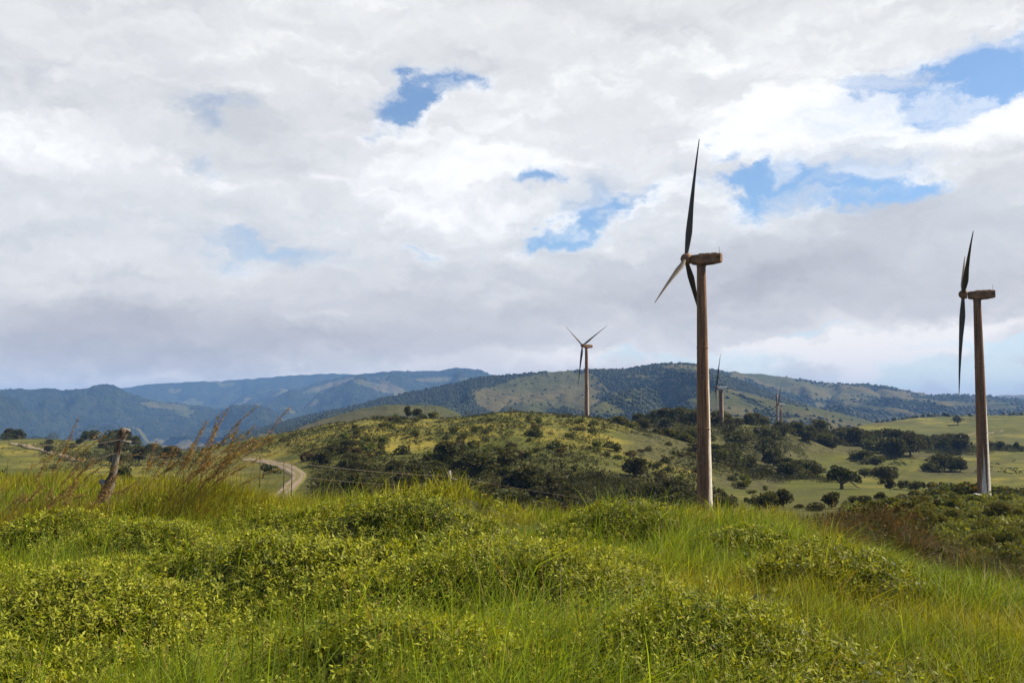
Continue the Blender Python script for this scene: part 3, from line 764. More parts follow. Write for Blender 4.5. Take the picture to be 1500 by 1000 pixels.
# dark windswept tree by the bend of the road
p = ground_hit(386, 700, 190, 280)
t = empty('tree', p); tag(t, 'low dark tree with a flat leaning crown beside the bend of the dirt road', 'tree')
L = [(.3, 0, 2.6, .8, .9, .6), (1.3, 0, 2.5, 1.0, .9, .7), (2.5, 0, 2.2, 1.1, .9, .8), (3.5, 0, 1.7, .9, .8, .6), (1.6, 0, 1.8, 1.2, .9, .6)]
new_obj('crown', crown_mesh('crown', L, 900, .34, 921, m_leaf_dark, (.026, .038, .016)), t)
mb = MB(); mb.tube([(0, 0, -.3), (.05, 0, 1.0), (.4, 0, 2.3)], [.2, .15, .09], 7); mb.tube([(.1, 0, .8), (1.4, 0, 1.4), (2.6, 0, 1.9)], [.12, .09, .05], 6)
new_obj('trunk', mb.mesh('trunk', m_bark), t)
# bushes on the pale pasture
for px, py, h, w, lab, ki in ((1128, 742, 4.0, 1.1, 'left bush of the dark pair below the grassy bank right of the tall tower', 0), (1146, 742, 4.4, 1.0, 'right bush of the dark pair below the grassy bank right of the tall tower', 2),
                              (1168, 744, 1.6, 1.0, 'tiny dark bush just right of the dark bush pair', 1), (1192, 748, 2.6, 1.0, 'small dark bush between the bush pair and the ragged bush', 3),
                              (1216, 744, 3.8, .9, 'ragged dark bush with a leaning top below the lone tree', 4), (1247, 739, 2.4, 1.3, 'low dark bush right of the ragged leaning bush', 0),
                              (1262, 738, 2.6, 1.3, 'low dark bush in the middle of the short row on the pasture', 1), (1288, 735, 2.6, 1.2, 'round very dark bush where the pale track begins', 2),
                              (1092, 735, 1.8, 1.0, 'small bush on the pale pasture close to the tall tower', 2), (1275, 746, 2.2, 1.2, 'brownish bush below the row at the pale track', 3)):
    q = ground_hit(px, py, 120, 260)
    put_tree(px, q[1], h * .75, lab, None, ki, wide=w * 1.2, name='bush', cat='bush', sink=.5)
for px, d, h in ((1302, 285, 3.4), (1318, 290, 2.6), (1338, 286, 3.4), (1350, 292, 2.0), (1325, 300, 2), (1290, 300, 2), (1362, 300, 2.2)):
    put_tree(px, d, h, 'small tree in the broken hedge right of the lone windswept tree', 'broken hedge trees', int(rng.integers(5)), wide=1.1, name='tree', sink=.3)
for i in range(34):
    px = rng.uniform(1370, 1500); d = rng.uniform(178, 225)
    put_shrub(px, d, rng.uniform(1.6, 2.6), 'olive shrub in the thicket directly behind the right turbine base', 'thicket behind the right turbine', int(rng.integers(4)), 1.6, sink=.3)
for i in range(14):
    px = rng.uniform(1320, 1395); d = rng.uniform(168, 200)
    put_shrub(px, d, rng.uniform(.8, 1.3), 'brown green low shrub on the bank above the pale track', 'shrubs above the track', int(rng.integers(4)), 1.8, sink=.2)
# shrubs of the near right slope
ns = 0
while ns < 78:
    px = rng.uniform(1235, 1640); d = math.exp(rng.uniform(math.log(38), math.log(150)))
    if px < 1330 and d < 60: continue
    if px < 1300 and d > 110: continue
    if abs(px - 1440) < 22 and d > 130: continue
    put_shrub(px, d, rng.uniform(.45, .95) * (1 + d / 300), 'mid green rounded shrub on the slope in front of the right turbine', 'shrubs on the right slope', 2 * int(rng.integers(2)), rng.uniform(1.1, 1.7), sink=.15); ns += 1
# scattered small bushes on the sunlit central hill
ns = 0
while ns < 150:
    px = rng.uniform(350, 1120); d = rng.uniform(235, 388)
    if fbm(px / 50, d / 40, 61, 3) < .40 + .12 * (d > 320) or on_road(px, d): continue
    x, y, z = at(px, d); 
    put_shrub(px, d, rng.uniform(.7, 1.7) * (1.25 if d < 300 else 1), 'small dark green bush dotted on the sunlit grassy central hill', 'bushes dotting the central hill', int(rng.integers(4)), rng.uniform(1.0, 1.5), sink=.1); ns += 1
# the countless tufts between them
def tuft_field(n, fpx, fd, size, seed, base, name, label, cond=None, k=14, lf=1.0, thr=.47):
    rg = np.random.default_rng(seed); P = []
    px = rg.uniform(*fpx, n); d = rg.uniform(*fd, n)
    x = (px - 750) / (F * CP + 150 * SP) * d
    keep = (fbm(px / 45, d / 45, seed, 4) + rg.uniform(-.12, .12, n) > thr) & ~on_road(px, d)
    if cond is not None: keep &= cond(px, d)
    px, d, x = px[keep], d[keep], x[keep]; z = Z(x, d)
    n = len(px); s = size * np.exp(rg.normal(size=n) * .42)
    q = rot_basis(n * k, rg).reshape(n, k, 3); q[:, :, 2] = np.abs(q[:, :, 2])
    C = np.stack([x, d, z], 1)[:, None] + q * s[:, None, None] * rg.uniform(.5, 1.0, (n, k, 1))
    D = q + rg.normal(size=q.shape) * .5; D /= np.linalg.norm(D, axis=2)[..., None]
    Wd = np.cross(D, rot_basis(n * k, rg).reshape(n, k, 3)); Wd /= np.linalg.norm(Wd, axis=2)[..., None]
    L = np.repeat(s, k) * rg.uniform(.45, .8, n * k) * lf
    v, f = leaf_quads(C.reshape(-1, 3), D.reshape(-1, 3), Wd.reshape(-1, 3), L, L * .8)
    cc = np.array(base) * (np.repeat(rg.uniform(.6, 1.7, n), k) * rg.uniform(.75, 1.3, n * k))[:, None]
    tag(new_obj(name, np_mesh(name, v, [f], m_leaf_shrub, False, np.repeat(cc, 4, 0))), label, 'undergrowth', kind='stuff')
tuft_field(26000, (330, 1180), (205, 395), .31, 71, (.034, .036, .012), 'undergrowth', 'countless low tufts and seedlings covering the central hill', thr=.38, cond=lambda px, d: px < 1030 + 90 * np.clip((d - 280) / 60, 0, 1) + 160 * (fbm(px / 25, d / 25, 6, 3) - .5))
tuft_field(9000, (380, 1120), (110, 240), .70, 73, (.038, .038, .012), 'undergrowth', 'tangled dark scrub on the ravine floor below the central hill', cond=lambda px, d: (px < 1000 + 90 * (fbm(px / 20, d / 20, 4, 3) - .5)), k=34, lf=.5)
tuft_field(12500, (1230, 1700), (30, 165), .24, 79, (.105, .115, .026), 'undergrowth', 'low green tufts between the shrubs of the right slope')
tuft_field(3500, (990, 1520), (420, 760), .7, 83, (.050, .056, .02), 'undergrowth', 'rough dark scrub round the ridge woodland and tree band', cond=lambda px, d: (fbm(px / 30, d / 60, 85, 3) > .52))
tuft_field(1500, (0, 340), (200, 640), .6, 87, (.055, .062, .02), 'undergrowth', 'rough scrub scattered over the left pastures', cond=lambda px, d: (fbm(px / 30, d / 60, 89, 3) > .5))

tuft_field(360, (930, 1175), (410, 580), 2.6, 93, (.044, .046, .015), 'woodland', 'the mass of lesser dark trees filling the ridge woodland', cond=lambda px, d: (px > 990) | (d > 480), k=150, lf=.22, thr=.3)
tuft_field(800, (455, 1040), (150, 236), 1.5, 94, (.033, .033, .011), 'thicket', 'the mass of dense bushes filling the ravine under the central hill', k=110, lf=.26, thr=.25)
tuft_field(150, (1035, 1222), (312, 350), 1.5, 98, (.034, .036, .012), 'thicket', 'the dark scrub line along the foot of the gully above the pale pasture', k=120, lf=.24, thr=.2)
tuft_field(70, (0, 330), (570, 640), 2.2, 96, (.044, .046, .015), 'woodland', 'the lesser dark trees along the crest of the left pastures', k=150, lf=.22, thr=.3)
tuft_field(300, (60, 320), (300, 520), 1.7, 97, (.036, .037, .012), 'thicket', 'the dense bushes filling the hollow of the left pastures', k=150, lf=.22, thr=.40)
tuft_field(130, (1200, 1495), (585, 650), 2.6, 95, (.044, .046, .015), 'woodland', 'the lesser trees filling the long tree band across the right hand pastures', k=150, lf=.22, thr=.2)

# ------------------------------------------------------------------ wind turbines
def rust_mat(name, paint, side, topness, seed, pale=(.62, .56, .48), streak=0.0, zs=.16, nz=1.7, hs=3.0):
    """weathered steel: brown rust over pale paint; paint survives near the foot and on the +X side, where pale colour also adds the sunlit strip"""
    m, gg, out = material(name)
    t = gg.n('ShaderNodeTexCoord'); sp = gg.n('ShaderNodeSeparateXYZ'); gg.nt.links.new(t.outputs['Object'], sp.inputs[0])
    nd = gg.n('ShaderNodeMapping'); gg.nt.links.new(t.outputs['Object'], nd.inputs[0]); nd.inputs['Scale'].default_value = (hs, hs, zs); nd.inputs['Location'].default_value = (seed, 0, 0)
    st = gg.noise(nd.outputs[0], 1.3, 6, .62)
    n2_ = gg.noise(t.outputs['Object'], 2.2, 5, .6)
    k = gg.m('ADD', gg.m('MULTIPLY', sp.outputs[0], side), gg.m('MULTIPLY', gg.m('SUBTRACT', st, .5), nz))  # side term pales +X: leftover paint plus a painted-in sunlit strip
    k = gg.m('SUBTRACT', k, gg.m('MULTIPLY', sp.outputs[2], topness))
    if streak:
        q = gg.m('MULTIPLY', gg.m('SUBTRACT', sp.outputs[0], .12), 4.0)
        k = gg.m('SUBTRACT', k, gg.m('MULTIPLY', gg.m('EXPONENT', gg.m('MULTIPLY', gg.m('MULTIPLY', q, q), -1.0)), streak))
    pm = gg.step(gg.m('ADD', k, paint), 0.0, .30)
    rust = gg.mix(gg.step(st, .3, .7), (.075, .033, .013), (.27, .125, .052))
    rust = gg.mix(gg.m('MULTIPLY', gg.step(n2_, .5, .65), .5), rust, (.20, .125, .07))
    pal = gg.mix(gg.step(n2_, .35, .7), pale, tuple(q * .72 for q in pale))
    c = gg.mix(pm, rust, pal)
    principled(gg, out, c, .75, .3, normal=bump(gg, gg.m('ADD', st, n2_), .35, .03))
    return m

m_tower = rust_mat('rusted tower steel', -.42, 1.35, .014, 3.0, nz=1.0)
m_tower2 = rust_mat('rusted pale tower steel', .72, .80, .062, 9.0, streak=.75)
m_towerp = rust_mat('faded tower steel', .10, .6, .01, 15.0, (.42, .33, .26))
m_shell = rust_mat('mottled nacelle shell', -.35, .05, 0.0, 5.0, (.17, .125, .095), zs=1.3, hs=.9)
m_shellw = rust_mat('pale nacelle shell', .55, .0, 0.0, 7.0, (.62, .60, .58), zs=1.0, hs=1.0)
m_blade, gg, out = material('weathered blade')
t = gg.n('ShaderNodeTexCoord'); nd = gg.n('ShaderNodeMapping'); gg.nt.links.new(t.outputs['Object'], nd.inputs[0]); nd.inputs['Scale'].default_value = (3, 3, .35)
n = gg.noise(nd.outputs[0], 1.5, 5, .6)
principled(gg, out, gg.mix(gg.step(n, .35, .65), (.040, .028, .018), (.078, .058, .040)), .6, .35)
m_metal, gg, out = material('dark metal')
principled(gg, out, (.12, .11, .10), .5, .5, .6)

HUBH = 33.0
def tower_mesh(r0, r1, h, mat):
    mb = MB()
    hs = np.linspace(-1.2, h, 24); rr = r0 + (r1 - r0) * np.clip(hs, 0, h) / h
    P = []; Rr = []
    for z, r in zip(hs, rr): P.append((0, 0, z)); Rr.append(r)
    mb.tube(P, Rr, 32)
    for z in (h * .33, h * .66, h * .995, .12):          # welded flanges
        r = r0 + (r1 - r0) * z / h
        mb.tube([(0, 0, z - .07), (0, 0, z + .07)], [r + .045, r + .045], 32)
    return mb.mesh('tower', mat)

def nacelle_mesh(mat):
    """x: -0.9 (rotor side) to +3.9 (tail); belly slopes up towards the tail"""
    st = [(-1.15, .42, -.42, .42), (-1.0, .62, -.62, .60), (-.2, .72, -.78, .66), (.7, .74, -.80, .66), (2.0, .74, -.74, .68), (3.2, .72, -.58, .68), (3.55, .68, -.50, .66)]
    n = 16; V = []
    th = np.arange(n) * 2 * pi / n + pi / n
    for x, hw, zb, zt in [((q[0] * .76) if q[0] > 0 else q[0] * 1.2, *q[1:]) for q in st]:
        c, s = np.cos(th), np.sin(th)
        sq = lambda a: np.sign(a) * np.abs(a) ** .38
        yy = sq(c) * hw; zz = (zb + zt) / 2 + sq(s) * (zt - zb) / 2
        V += [(x, a, b) for a, b in zip(yy, zz)]
    k = len(st); f = []
    for i in range(k - 1):
        for j in range(n): f.append((i * n + j, i * n + (j + 1) % n, (i + 1) * n + (j + 1) % n, (i + 1) * n + j))
    mb = MB(); V = np.array(V); c0 = V[:n].mean(0); c1 = V[-n:].mean(0); V = np.concatenate([V, [c0, c1]])
    f3 = [(k * n, (j + 1) % n, j) for j in range(n)] + [(k * n + 1, (k - 1) * n + j, (k - 1) * n + (j + 1) % n) for j in range(n)]
    mb.add(V, f, f3)
    for x in (.15, .95, 1.75): mb.box((x, 0, .70), (.35, .5, .035))      # roof hatches
    me = mb.mesh('nacelle', mat, False); return me

def hub_mesh(mat):
    mb = MB()
    xs = np.array([0, -.02, -.35, -.7, -1.0, -1.2, -1.32, -1.36]); rr = np.array([.02, .66, .74, .74, .64, .46, .22, .02])
    mb.tube([(x, 0, 0) for x in xs], rr, 20, cap=True)
    return mb.mesh('hub', mat)

def blade_mesh(L=16.5, bend=.42, fat=1.0):
    """along +Z, chord along X (feathered), bending towards +X (downwind) at the tip"""
    st = [(.35, .26, .26), (1.0, .27, .25), (2.0, .36, .17), (3.6, .46, .12), (4.6, .43, .10), (7, .32, .07), (10, .22, .05), (13, .14, .03), (15.5, .08, .018), (16.3, .06, .012), (16.5, .02, .006)]
    n = 12; th = np.arange(n) * 2 * pi / n; V = []
    for z, cx, ty in st:
        cx, ty = (cx * fat, ty * fat) if z > 1.5 else (cx, ty)
        z = z * L / 16.5; b = bend * (z / L) ** 2.2
        off = (cx - .26) * .35
        for a in th: V.append((b + off + cos(a) * cx, sin(a) * ty * (1 if cx < .3 else (1.1 + .5 * cos(a))), z))
    k = len(st); f = []
    for i in range(k - 1):
        for j in range(n): f.append((i * n + j, i * n + (j + 1) % n, (i + 1) * n + (j + 1) % n, (i + 1) * n + j))
    mb = MB(); mb.add(V, f, [])
    mb.tube([(0, 0, .2), (0, 0, .6)], [.33, .31], 14)
    return mb.mesh('blade', m_blade)

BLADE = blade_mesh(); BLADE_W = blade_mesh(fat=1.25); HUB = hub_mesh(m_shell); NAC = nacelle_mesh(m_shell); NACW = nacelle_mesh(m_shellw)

def turbine(loc, yaw, phase, label, tower, nac, tilt=5.2, s=1.0, hub_h=HUBH, mast=True, blade=None, ladder=True):
    t = empty('wind_turbine', loc); tag(t, label, 'wind turbine'); t.scale = (s, s, s)
    new_obj('tower', tower, t)
    nb_ = new_obj('nacelle', nac, t); nb_.location = (0, 0, hub_h); nb_.rotation_euler = (0, 0, yaw)
    nb_.rotation_euler = (0, 0, yaw)
    if mast:
        mb = MB(); mb.tube([(2.4, .25, .66), (2.4, .25, 1.55)], [.03, .02], 6); mb.tube([(2.28, .25, 1.5), (2.52, .25, 1.5)], [.025, .025], 6)
        new_obj('wind_vane', mb.mesh('wind_vane', m_metal), nb_)
    hb = new_obj('hub', HUB, t)
    from mathutils import Matrix
    M = Matrix.Translation((0, 0, hub_h + .02)) @ Matrix.Rotation(yaw, 4, 'Z') @ Matrix.Rotation(radians(tilt), 4, 'Y') @ Matrix.Translation((-1.42, 0, 0))
    hb.matrix_local = M
    for k in range(3):
        b = new_obj('blade', blade or BLADE, hb)
        b.matrix_local = Matrix.Translation((-.62, 0, 0)) @ Matrix.Rotation(phase + k * 2 * pi / 3, 4, 'X')
    return t

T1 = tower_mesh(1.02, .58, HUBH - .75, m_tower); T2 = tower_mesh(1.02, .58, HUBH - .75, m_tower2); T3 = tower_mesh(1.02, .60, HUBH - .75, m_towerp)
def place_hub(px, py, d, hub_h=HUBH):
    u, t = ray(px, py); return np.array([u * d, d, t * d + CAMZ - hub_h])
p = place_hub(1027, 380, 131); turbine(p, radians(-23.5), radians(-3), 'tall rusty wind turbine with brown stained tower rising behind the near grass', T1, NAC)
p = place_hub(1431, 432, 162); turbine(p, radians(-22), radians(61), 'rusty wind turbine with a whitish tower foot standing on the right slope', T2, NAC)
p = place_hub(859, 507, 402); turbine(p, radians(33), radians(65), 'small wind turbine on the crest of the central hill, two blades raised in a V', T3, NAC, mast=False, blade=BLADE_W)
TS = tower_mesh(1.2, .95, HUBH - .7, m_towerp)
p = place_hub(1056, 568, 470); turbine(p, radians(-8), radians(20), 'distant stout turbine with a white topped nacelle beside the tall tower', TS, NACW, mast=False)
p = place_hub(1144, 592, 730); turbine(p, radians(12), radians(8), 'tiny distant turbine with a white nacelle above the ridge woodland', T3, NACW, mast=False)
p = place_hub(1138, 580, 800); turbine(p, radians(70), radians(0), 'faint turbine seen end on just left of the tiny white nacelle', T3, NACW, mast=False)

# white boulder at the foot of the right turbine
m_white, gg, out = material('whitewashed stone')
t = gg.n('ShaderNodeTexCoord'); n = gg.noise(t.outputs['Object'], 2, 5, .6)
principled(gg, out, gg.mix(n, (.45, .44, .46), (.75, .73, .74)), .8, .2)
q = at(1427, 160.5)
v, f, c = lump_cloud(np.array([[0, 0, .3], [.55, .1, .22], [-.35, 0, .18]]), np.array([.6, .45, .4]), 3)
o = new_obj('boulder', np_mesh('boulder', v, [f], m_white, True)); o.location = q
tag(o, 'small whitish boulder lying at the foot of the right turbine', 'boulder')

# ------------------------------------------------------------------ fence
m_post, gg, out = material('weathered post wood')
t = gg.n('ShaderNodeTexCoord'); nd = gg.n('ShaderNodeMapping'); gg.nt.links.new(t.outputs['Object'], nd.inputs[0]); nd.inputs['Scale'].default_value = (9, 9, 1.6)
n = gg.noise(nd.outputs[0], 2, 7, .68); n2_ = gg.noise(t.outputs['Object'], 3.2, 4, .5)
c = gg.mix(gg.step(n, .38, .62), (.035, .022, .014), (.17, .125, .09))
c = gg.mix(gg.m('MULTIPLY', gg.step(n2_, .5, .62), .6), c, (.26, .23, .19))
principled(gg, out, c, .9, .15, normal=bump(gg, n, .9, .03))
m_pale, gg, out = material('grey bleached wood')
t = gg.n('ShaderNodeTexCoord'); n = gg.noise(t.outputs['Object'], 6, 5, .6)
principled(gg, out, gg.mix(n, (.12, .10, .075), (.36, .32, .265)), .9, .1)
m_wire, gg, out = material('galvanised wire'); principled(gg, out, (.16, .12, .09), .7, .2, .0)

def pp(px, py, d):
    u, t = ray(px, py); return np.array([u * d, d, t * d + CAMZ])
D1 = 16.3
post = empty('fence_post', (pp(150, 745, D1)[0], D1, pp(150, 745, D1)[2])); tag(post, 'crooked grey brown fence post with a knobbly pale topped head', 'fence post')
o0 = np.array(post.location)
path = [(148, 762), (150, 748), (153, 728), (160, 710), (166, 694), (170, 672), (174, 652), (178, 638), (182, 628)]
mb = MB(); Pp = [pp(a, b, D1) - o0 for a, b in path]
mb.tube(Pp, [.088, .088, .098, .086, .062, .056, .058, .070, .058], 12, wob=.30, seed=3)
new_obj('shaft', mb.mesh('shaft', m_post), post)
mb = MB(); mb.tube([pp(155, 712, D1) - o0, pp(150, 706, D1) - o0, pp(146, 704, D1) - o0], [.06, .05, .035], 8, wob=.3, seed=8)
new_obj('branch_stub', mb.mesh('branch_stub', m_pale), post)
mb = MB(); mb.tube([pp(177, 645, D1) - o0, pp(179, 637, D1) - o0, pp(182, 631, D1) - o0, pp(183, 627.5, D1) - o0], [.05, .070, .075, .045], 12, wob=.5, seed=5)
new_obj('head', mb.mesh('head', m_post), post)
mb = MB(); mb.tube([pp(176, 630.5, D1) - o0, pp(183, 629, D1) - o0, pp(190, 631, D1) - o0], [.03, .035, .03], 9, wob=.6, seed=9); mb.tube([pp(178, 646, D1) - o0 - [0, .06, 0], pp(194, 647.5, D1) - o0 - [0, .06, 0]], [.02, .016], 7, wob=.4)
new_obj('split_top', mb.mesh('split_top', m_pale), post)
D2 = 40.0
b2 = pp(659, 728, D2); b2[2] -= .35
post2 = empty('fence_post', b2); tag(post2, 'pale bleached fence post half sunk in scrub at the ravine edge', 'fence post')
mb = MB(); mb.tube([pp(660, 738, D2) - b2, pp(660, 715, D2) - b2, pp(659, 702, D2) - b2, pp(658, 689, D2) - b2], [.07, .065, .08, .06], 9, wob=.3)
new_obj('shaft', mb.mesh('shaft', m_pale), post2)
mb = MB(); mb.tube([pp(660, 700, D2) - b2, pp(664, 701.5, D2) - b2, pp(669, 702, D2) - b2], [.05, .04, .03], 7, wob=.3)
new_obj('branch_stub', mb.mesh('branch_stub', m_pale), post2)

def wire(pts, sag, r=.0025, barbs=True, seed=0):
    mb = MB()
    for a, b in zip(pts[:-1], pts[1:]):
        t = np.linspace(0, 1, 26)[:, None]; P = a * (1 - t) + b * t; P[:, 2] -= (sag * 4 * t * (1 - t))[:, 0]
        rr = r * (P[:, 1] / 16).clip(.8, 1.6)
        mb.tube(P, rr, 5)
        if barbs:
            L = np.linalg.norm(b - a); nbb = int(L / .35)
            for i in range(nbb):
                s = (i + .5) / nbb; c = a * (1 - s) + b * s; c = c - [0, 0, sag * 4 * s * (1 - s)]
                mb.tube([c + [.0, 0, .022], c - [.012, 0, .022]], r * .8, 4, cap=False); mb.tube([c + [.018, 0, .008], c - [.018, 0, -.008]], r * .8, 4, cap=False)
    return mb.mesh('barbed_wire', m_wire)
A = pp(178, 643, D1); B = pp(660, 697, D2); C_ = pp(-60, 634, 11.0); E_ = pp(960, 742, 62)
tag(new_obj('barbed_wire', wire([C_, A, B, E_], .12, .0028)), 'upper strand of rusty barbed wire running from the crooked post to the pale post', 'wire')
A2 = pp(174, 662, D1); B2 = pp(660, 712, D2); C2 = pp(-60, 660, 11.0)
tag(new_obj('barbed_wire', wire([C2, A2, B2], .16, .0020)), 'lower strand of barbed wire half hidden by the tall grass', 'wire')
for px, d, a, b, lab in ((416, 28, 672, 722, 'thin leaning fence stake in front of the dirt road bend'), (427.5, 29, 676, 728, 'thin upright fence stake right of the leaning stake'), (381, 26, 668, 715, 'thin fence stake left of the dirt road bend')):
    a_ = pp(px, a, d); b_ = pp(px - 1, b, d); mb = MB(); mb.tube([b_ - b_, (a_ - b_) * .5 + [.01, 0, 0], a_ - b_], [.014, .012, .011], 6)
    o = new_obj('fence_stake', mb.mesh('fence_stake', m_post)); o.location = b_; tag(o, lab, 'stake')

# ------------------------------------------------------------------ near vegetation
def cover_mask(x, y):
    """1 where broad leaved creeper grows, 0 where grass does"""
    m = .62 * (fbm(x / 1.6, y / 1.3, 41, 3)) + .475 - .031 * y
    px = 750 + x / np.maximum(y, 2) * F
    m = m - .27 * sstep(720, 1040, px) * sstep(4.2, 6, y) - .10 * sstep(300, 0, px) * sstep(9, 12, y)
    for mpx, md, rx, ry, h in MOUNDS:
        m = m + .55 * np.exp(-((x - (mpx - 750) / F * md) / (rx * 1.1)) ** 2 - ((y - md) / (ry * 1.2)) ** 2)
    return m

def sample_near(n, d0, d1, rg, power=0.0):
    """points in the wedge of the view, density falling with distance"""
    d = d0 + (d1 - d0) * rg.random(n * 2) ** 1.0
    w = (d / d1) ** (1 - power); k = rg.random(n * 2) < w
    d = d[k][:n]
    u = rg.uniform(-.68, .72, len(d))
    return u * (d + 1.0), d

def crest_limit(x, y):
    px = 750 + x / np.maximum(y, 2) * F
    return np.interp(px, [-300, 0, 300, 400, 650, 750, 1150, 1200, 1300, 1400, 1500, 1800], [40, 38, 36, 33, 33, 34, 36, 24, 16.5, 14.5, 13.5, 13])

def wet(n_, rg): return rg.uniform(.6, 1.25, n_)

# creeper leaves: sprigs of narrow pointed leaves round a shoot tip
def creeper(n, d0, d1, L0, seed, power):
    rg = np.random.default_rng(seed)
    x, y = sample_near(n, d0, d1, rg, power)
    k = (cover_mask(x, y) + rg.normal(size=len(x)) * .09 > .5) & (fbm(x / .42, y / .42, 45, 3) + rg.uniform(-.16, .16, len(x)) > .38) & (y < crest_limit(x, y))
    x, y = x[k], y[k]; n = len(x)
    z = Z(x, y)
    e = .12
    nx = -(Z(x + e, y) - Z(x - e, y)) / (2 * e); ny = -(Z(x, y + e) - Z(x, y - e)) / (2 * e)
    N = np.stack([nx, ny, np.ones(n)], 1); N /= np.linalg.norm(N, axis=1)[:, None]
    h = rg.uniform(.0, 1, n) ** .8 * .20 + .02
    C = np.stack([x, y, z], 1) + N * h[:, None]
    U = N + rg.normal(size=(n, 3)) * .5 + [.12, 0, .15]; U /= np.linalg.norm(U, axis=1)[:, None]
    m_ = 7
    A = np.cross(U, rot_basis(n, rg)); A /= np.linalg.norm(A, axis=1)[:, None]; B = np.cross(U, A)
    ang = (np.arange(m_) * 2.4)[None] + rg.uniform(0, 6.28, (n, 1))
    out_ = A[:, None] * np.cos(ang)[..., None] + B[:, None] * np.sin(ang)[..., None]
    up = np.linspace(-.15, .8, m_)[None] + rg.uniform(-.3, .3, (n, m_))
    D = out_ + U[:, None] * up[..., None]; D /= np.linalg.norm(D, axis=2)[..., None]
    Wd = np.cross(D, U[:, None] + .25 * rg.normal(size=(n, m_, 3))); Wd /= np.linalg.norm(Wd, axis=2)[..., None] + 1e-9
    base = C[:, None] + U[:, None] * (np.linspace(-.03, .03, m_)[None, :, None])
    L = L0 * (.60 + .62 * fbm(x / .9, y / .9, 47, 3))[:, None] * rg.uniform(.6, 1.35, (n, m_)) * (np.linspace(1.15, .7, m_)[None]) * rg.uniform(.75, 1.25, (n, 1))
    v, f = leaf_quads(base.reshape(-1, 3), D.reshape(-1, 3), Wd.reshape(-1, 3), L.ravel(), L.ravel() * np.repeat(.26 + .26 * fbm(x / .7, y / .7, 49, 2), m_))
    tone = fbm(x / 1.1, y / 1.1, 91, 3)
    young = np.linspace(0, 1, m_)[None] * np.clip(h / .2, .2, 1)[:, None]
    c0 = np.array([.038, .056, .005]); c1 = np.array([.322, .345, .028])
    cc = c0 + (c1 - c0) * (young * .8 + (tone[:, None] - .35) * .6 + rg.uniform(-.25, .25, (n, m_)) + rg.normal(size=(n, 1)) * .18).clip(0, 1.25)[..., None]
    yl = rg.random((n, m_)) < .03; cc[yl] = [.22, .17, .04]
    return v, f, np.repeat(cc.reshape(-1, 3), 4, 0)

def join_parts(parts):
    V = []; Fs = {}; Cc = []; n = 0
    for v, f, c in parts:
        V.append(v); Cc.append(c)
        for ff in (f if isinstance(f, list) else [f]): Fs.setdefault(ff.shape[1], []).append(ff + n)
        n += len(v)
    return np.concatenate(V), [np.concatenate(q) for q in Fs.values()], np.concatenate(Cc)

def blades(x, y, z, L, W, lean, rg, col, droop=.5, wind=(.55, .1)):
    """curved grass blades as tapered strips of three segments"""
    n = len(x)
    a = rg.uniform(0, 2 * pi, n)
    dirh = np.stack([np.cos(a) * lean + wind[0] * lean, np.sin(a) * lean + wind[1] * lean], 1)
    P0 = np.stack([x, y, z], 1)
    t = np.array([0, .38, .72, 1.0])
    fwd = np.concatenate([dirh, np.zeros((n, 1))], 1)
    up = np.array([0, 0, 1.0])
    pts = [P0 + (fwd * (tt ** 1.8)) * L[:, None] + up * (tt - droop * .5 * tt ** 3 * np.linalg.norm(dirh, axis=1)[:, None] ) * L[:, None] for tt in t]
    b = rg.uniform(0, pi, n); Wd = np.stack([np.cos(b), np.sin(b) * .5, np.zeros(n)], 1)
    ws = [1, .9, .6]
    V = []
    for p, w in zip(pts[:3], ws): V += [p - Wd * (W * w * .5)[:, None], p + Wd * (W * w * .5)[:, None]]
    V.append(pts[3])
    v = np.stack(V, 1).reshape(-1, 3)
    i = np.arange(n)[:, None] * 7
    f4 = np.concatenate([i + [0, 1, 3, 2], i + [2, 3, 5, 4]]); f3 = i + [4, 5, 6]
    return v, [f4, f3], np.repeat(col, 7, 0)

def grass(n, d0, d1, L0, W0, seed, power, thr=.55, tall=None):
    rg = np.random.default_rng(seed)
    x, y = sample_near(n, d0, d1, rg, power)
    clump = fbm(x / .35, y / .35, 95, 2)
    k = (cover_mask(x, y) + rg.normal(size=len(x)) * .10 < thr + .18 * sstep(11, 6, y)) & (y < crest_limit(x, y) + 1)
    if thr < 1: k = k & (clump + rg.uniform(-.14, .14, len(x)) > .40 + .07 * sstep(6, 10, y)) & (fbm(x / 1.1, y / 1.0, 44, 3) + rg.uniform(-.12, .12, len(x)) > .34 + .07 * sstep(7, 11, y))
    x, y, clump = x[k], y[k], clump[k]; n = len(x)
    px = 750 + x / y * F
    patch = fbm(x / 2.2, y / 2.2, 97, 3)
    tl = L0 * (.35 + 1.3 * patch * np.clip(.3 + 1.4 * fbm(x / .55, y / .55, 96, 2), .4, 1.4)) * rg.uniform(.5, 1.4, n)
    tl *= 1 - .12 * sstep(360, 200, px) * sstep(11, 15, y)
    W = W0 * rg.uniform(.6, 1.3, n) * (1 + y / 45)
    c = np.array([.190, .212, .016])[None] * np.exp(rg.normal(size=(n, 1)) * .36) * (np.array([.85, 1.0, 1.0]) + (np.array([1.18, 1.0, 1.0]) - np.array([.85, 1.0, 1.0])) * sstep(.4, .62, fbm(x / 3, y / 3, 99, 3))[:, None])
    dryb = rg.random(n) < (.07 + .16 * sstep(360, 150, px) * sstep(10, 16, y))
    c[dryb] = np.array([.30, .22, .09]) * rg.uniform(.5, 1.1, (dryb.sum(), 1))
    return blades(x, y, Z(x, y) - .03, tl, W, rg.uniform(.08, 1.35, n) ** 1.2, rg, c)

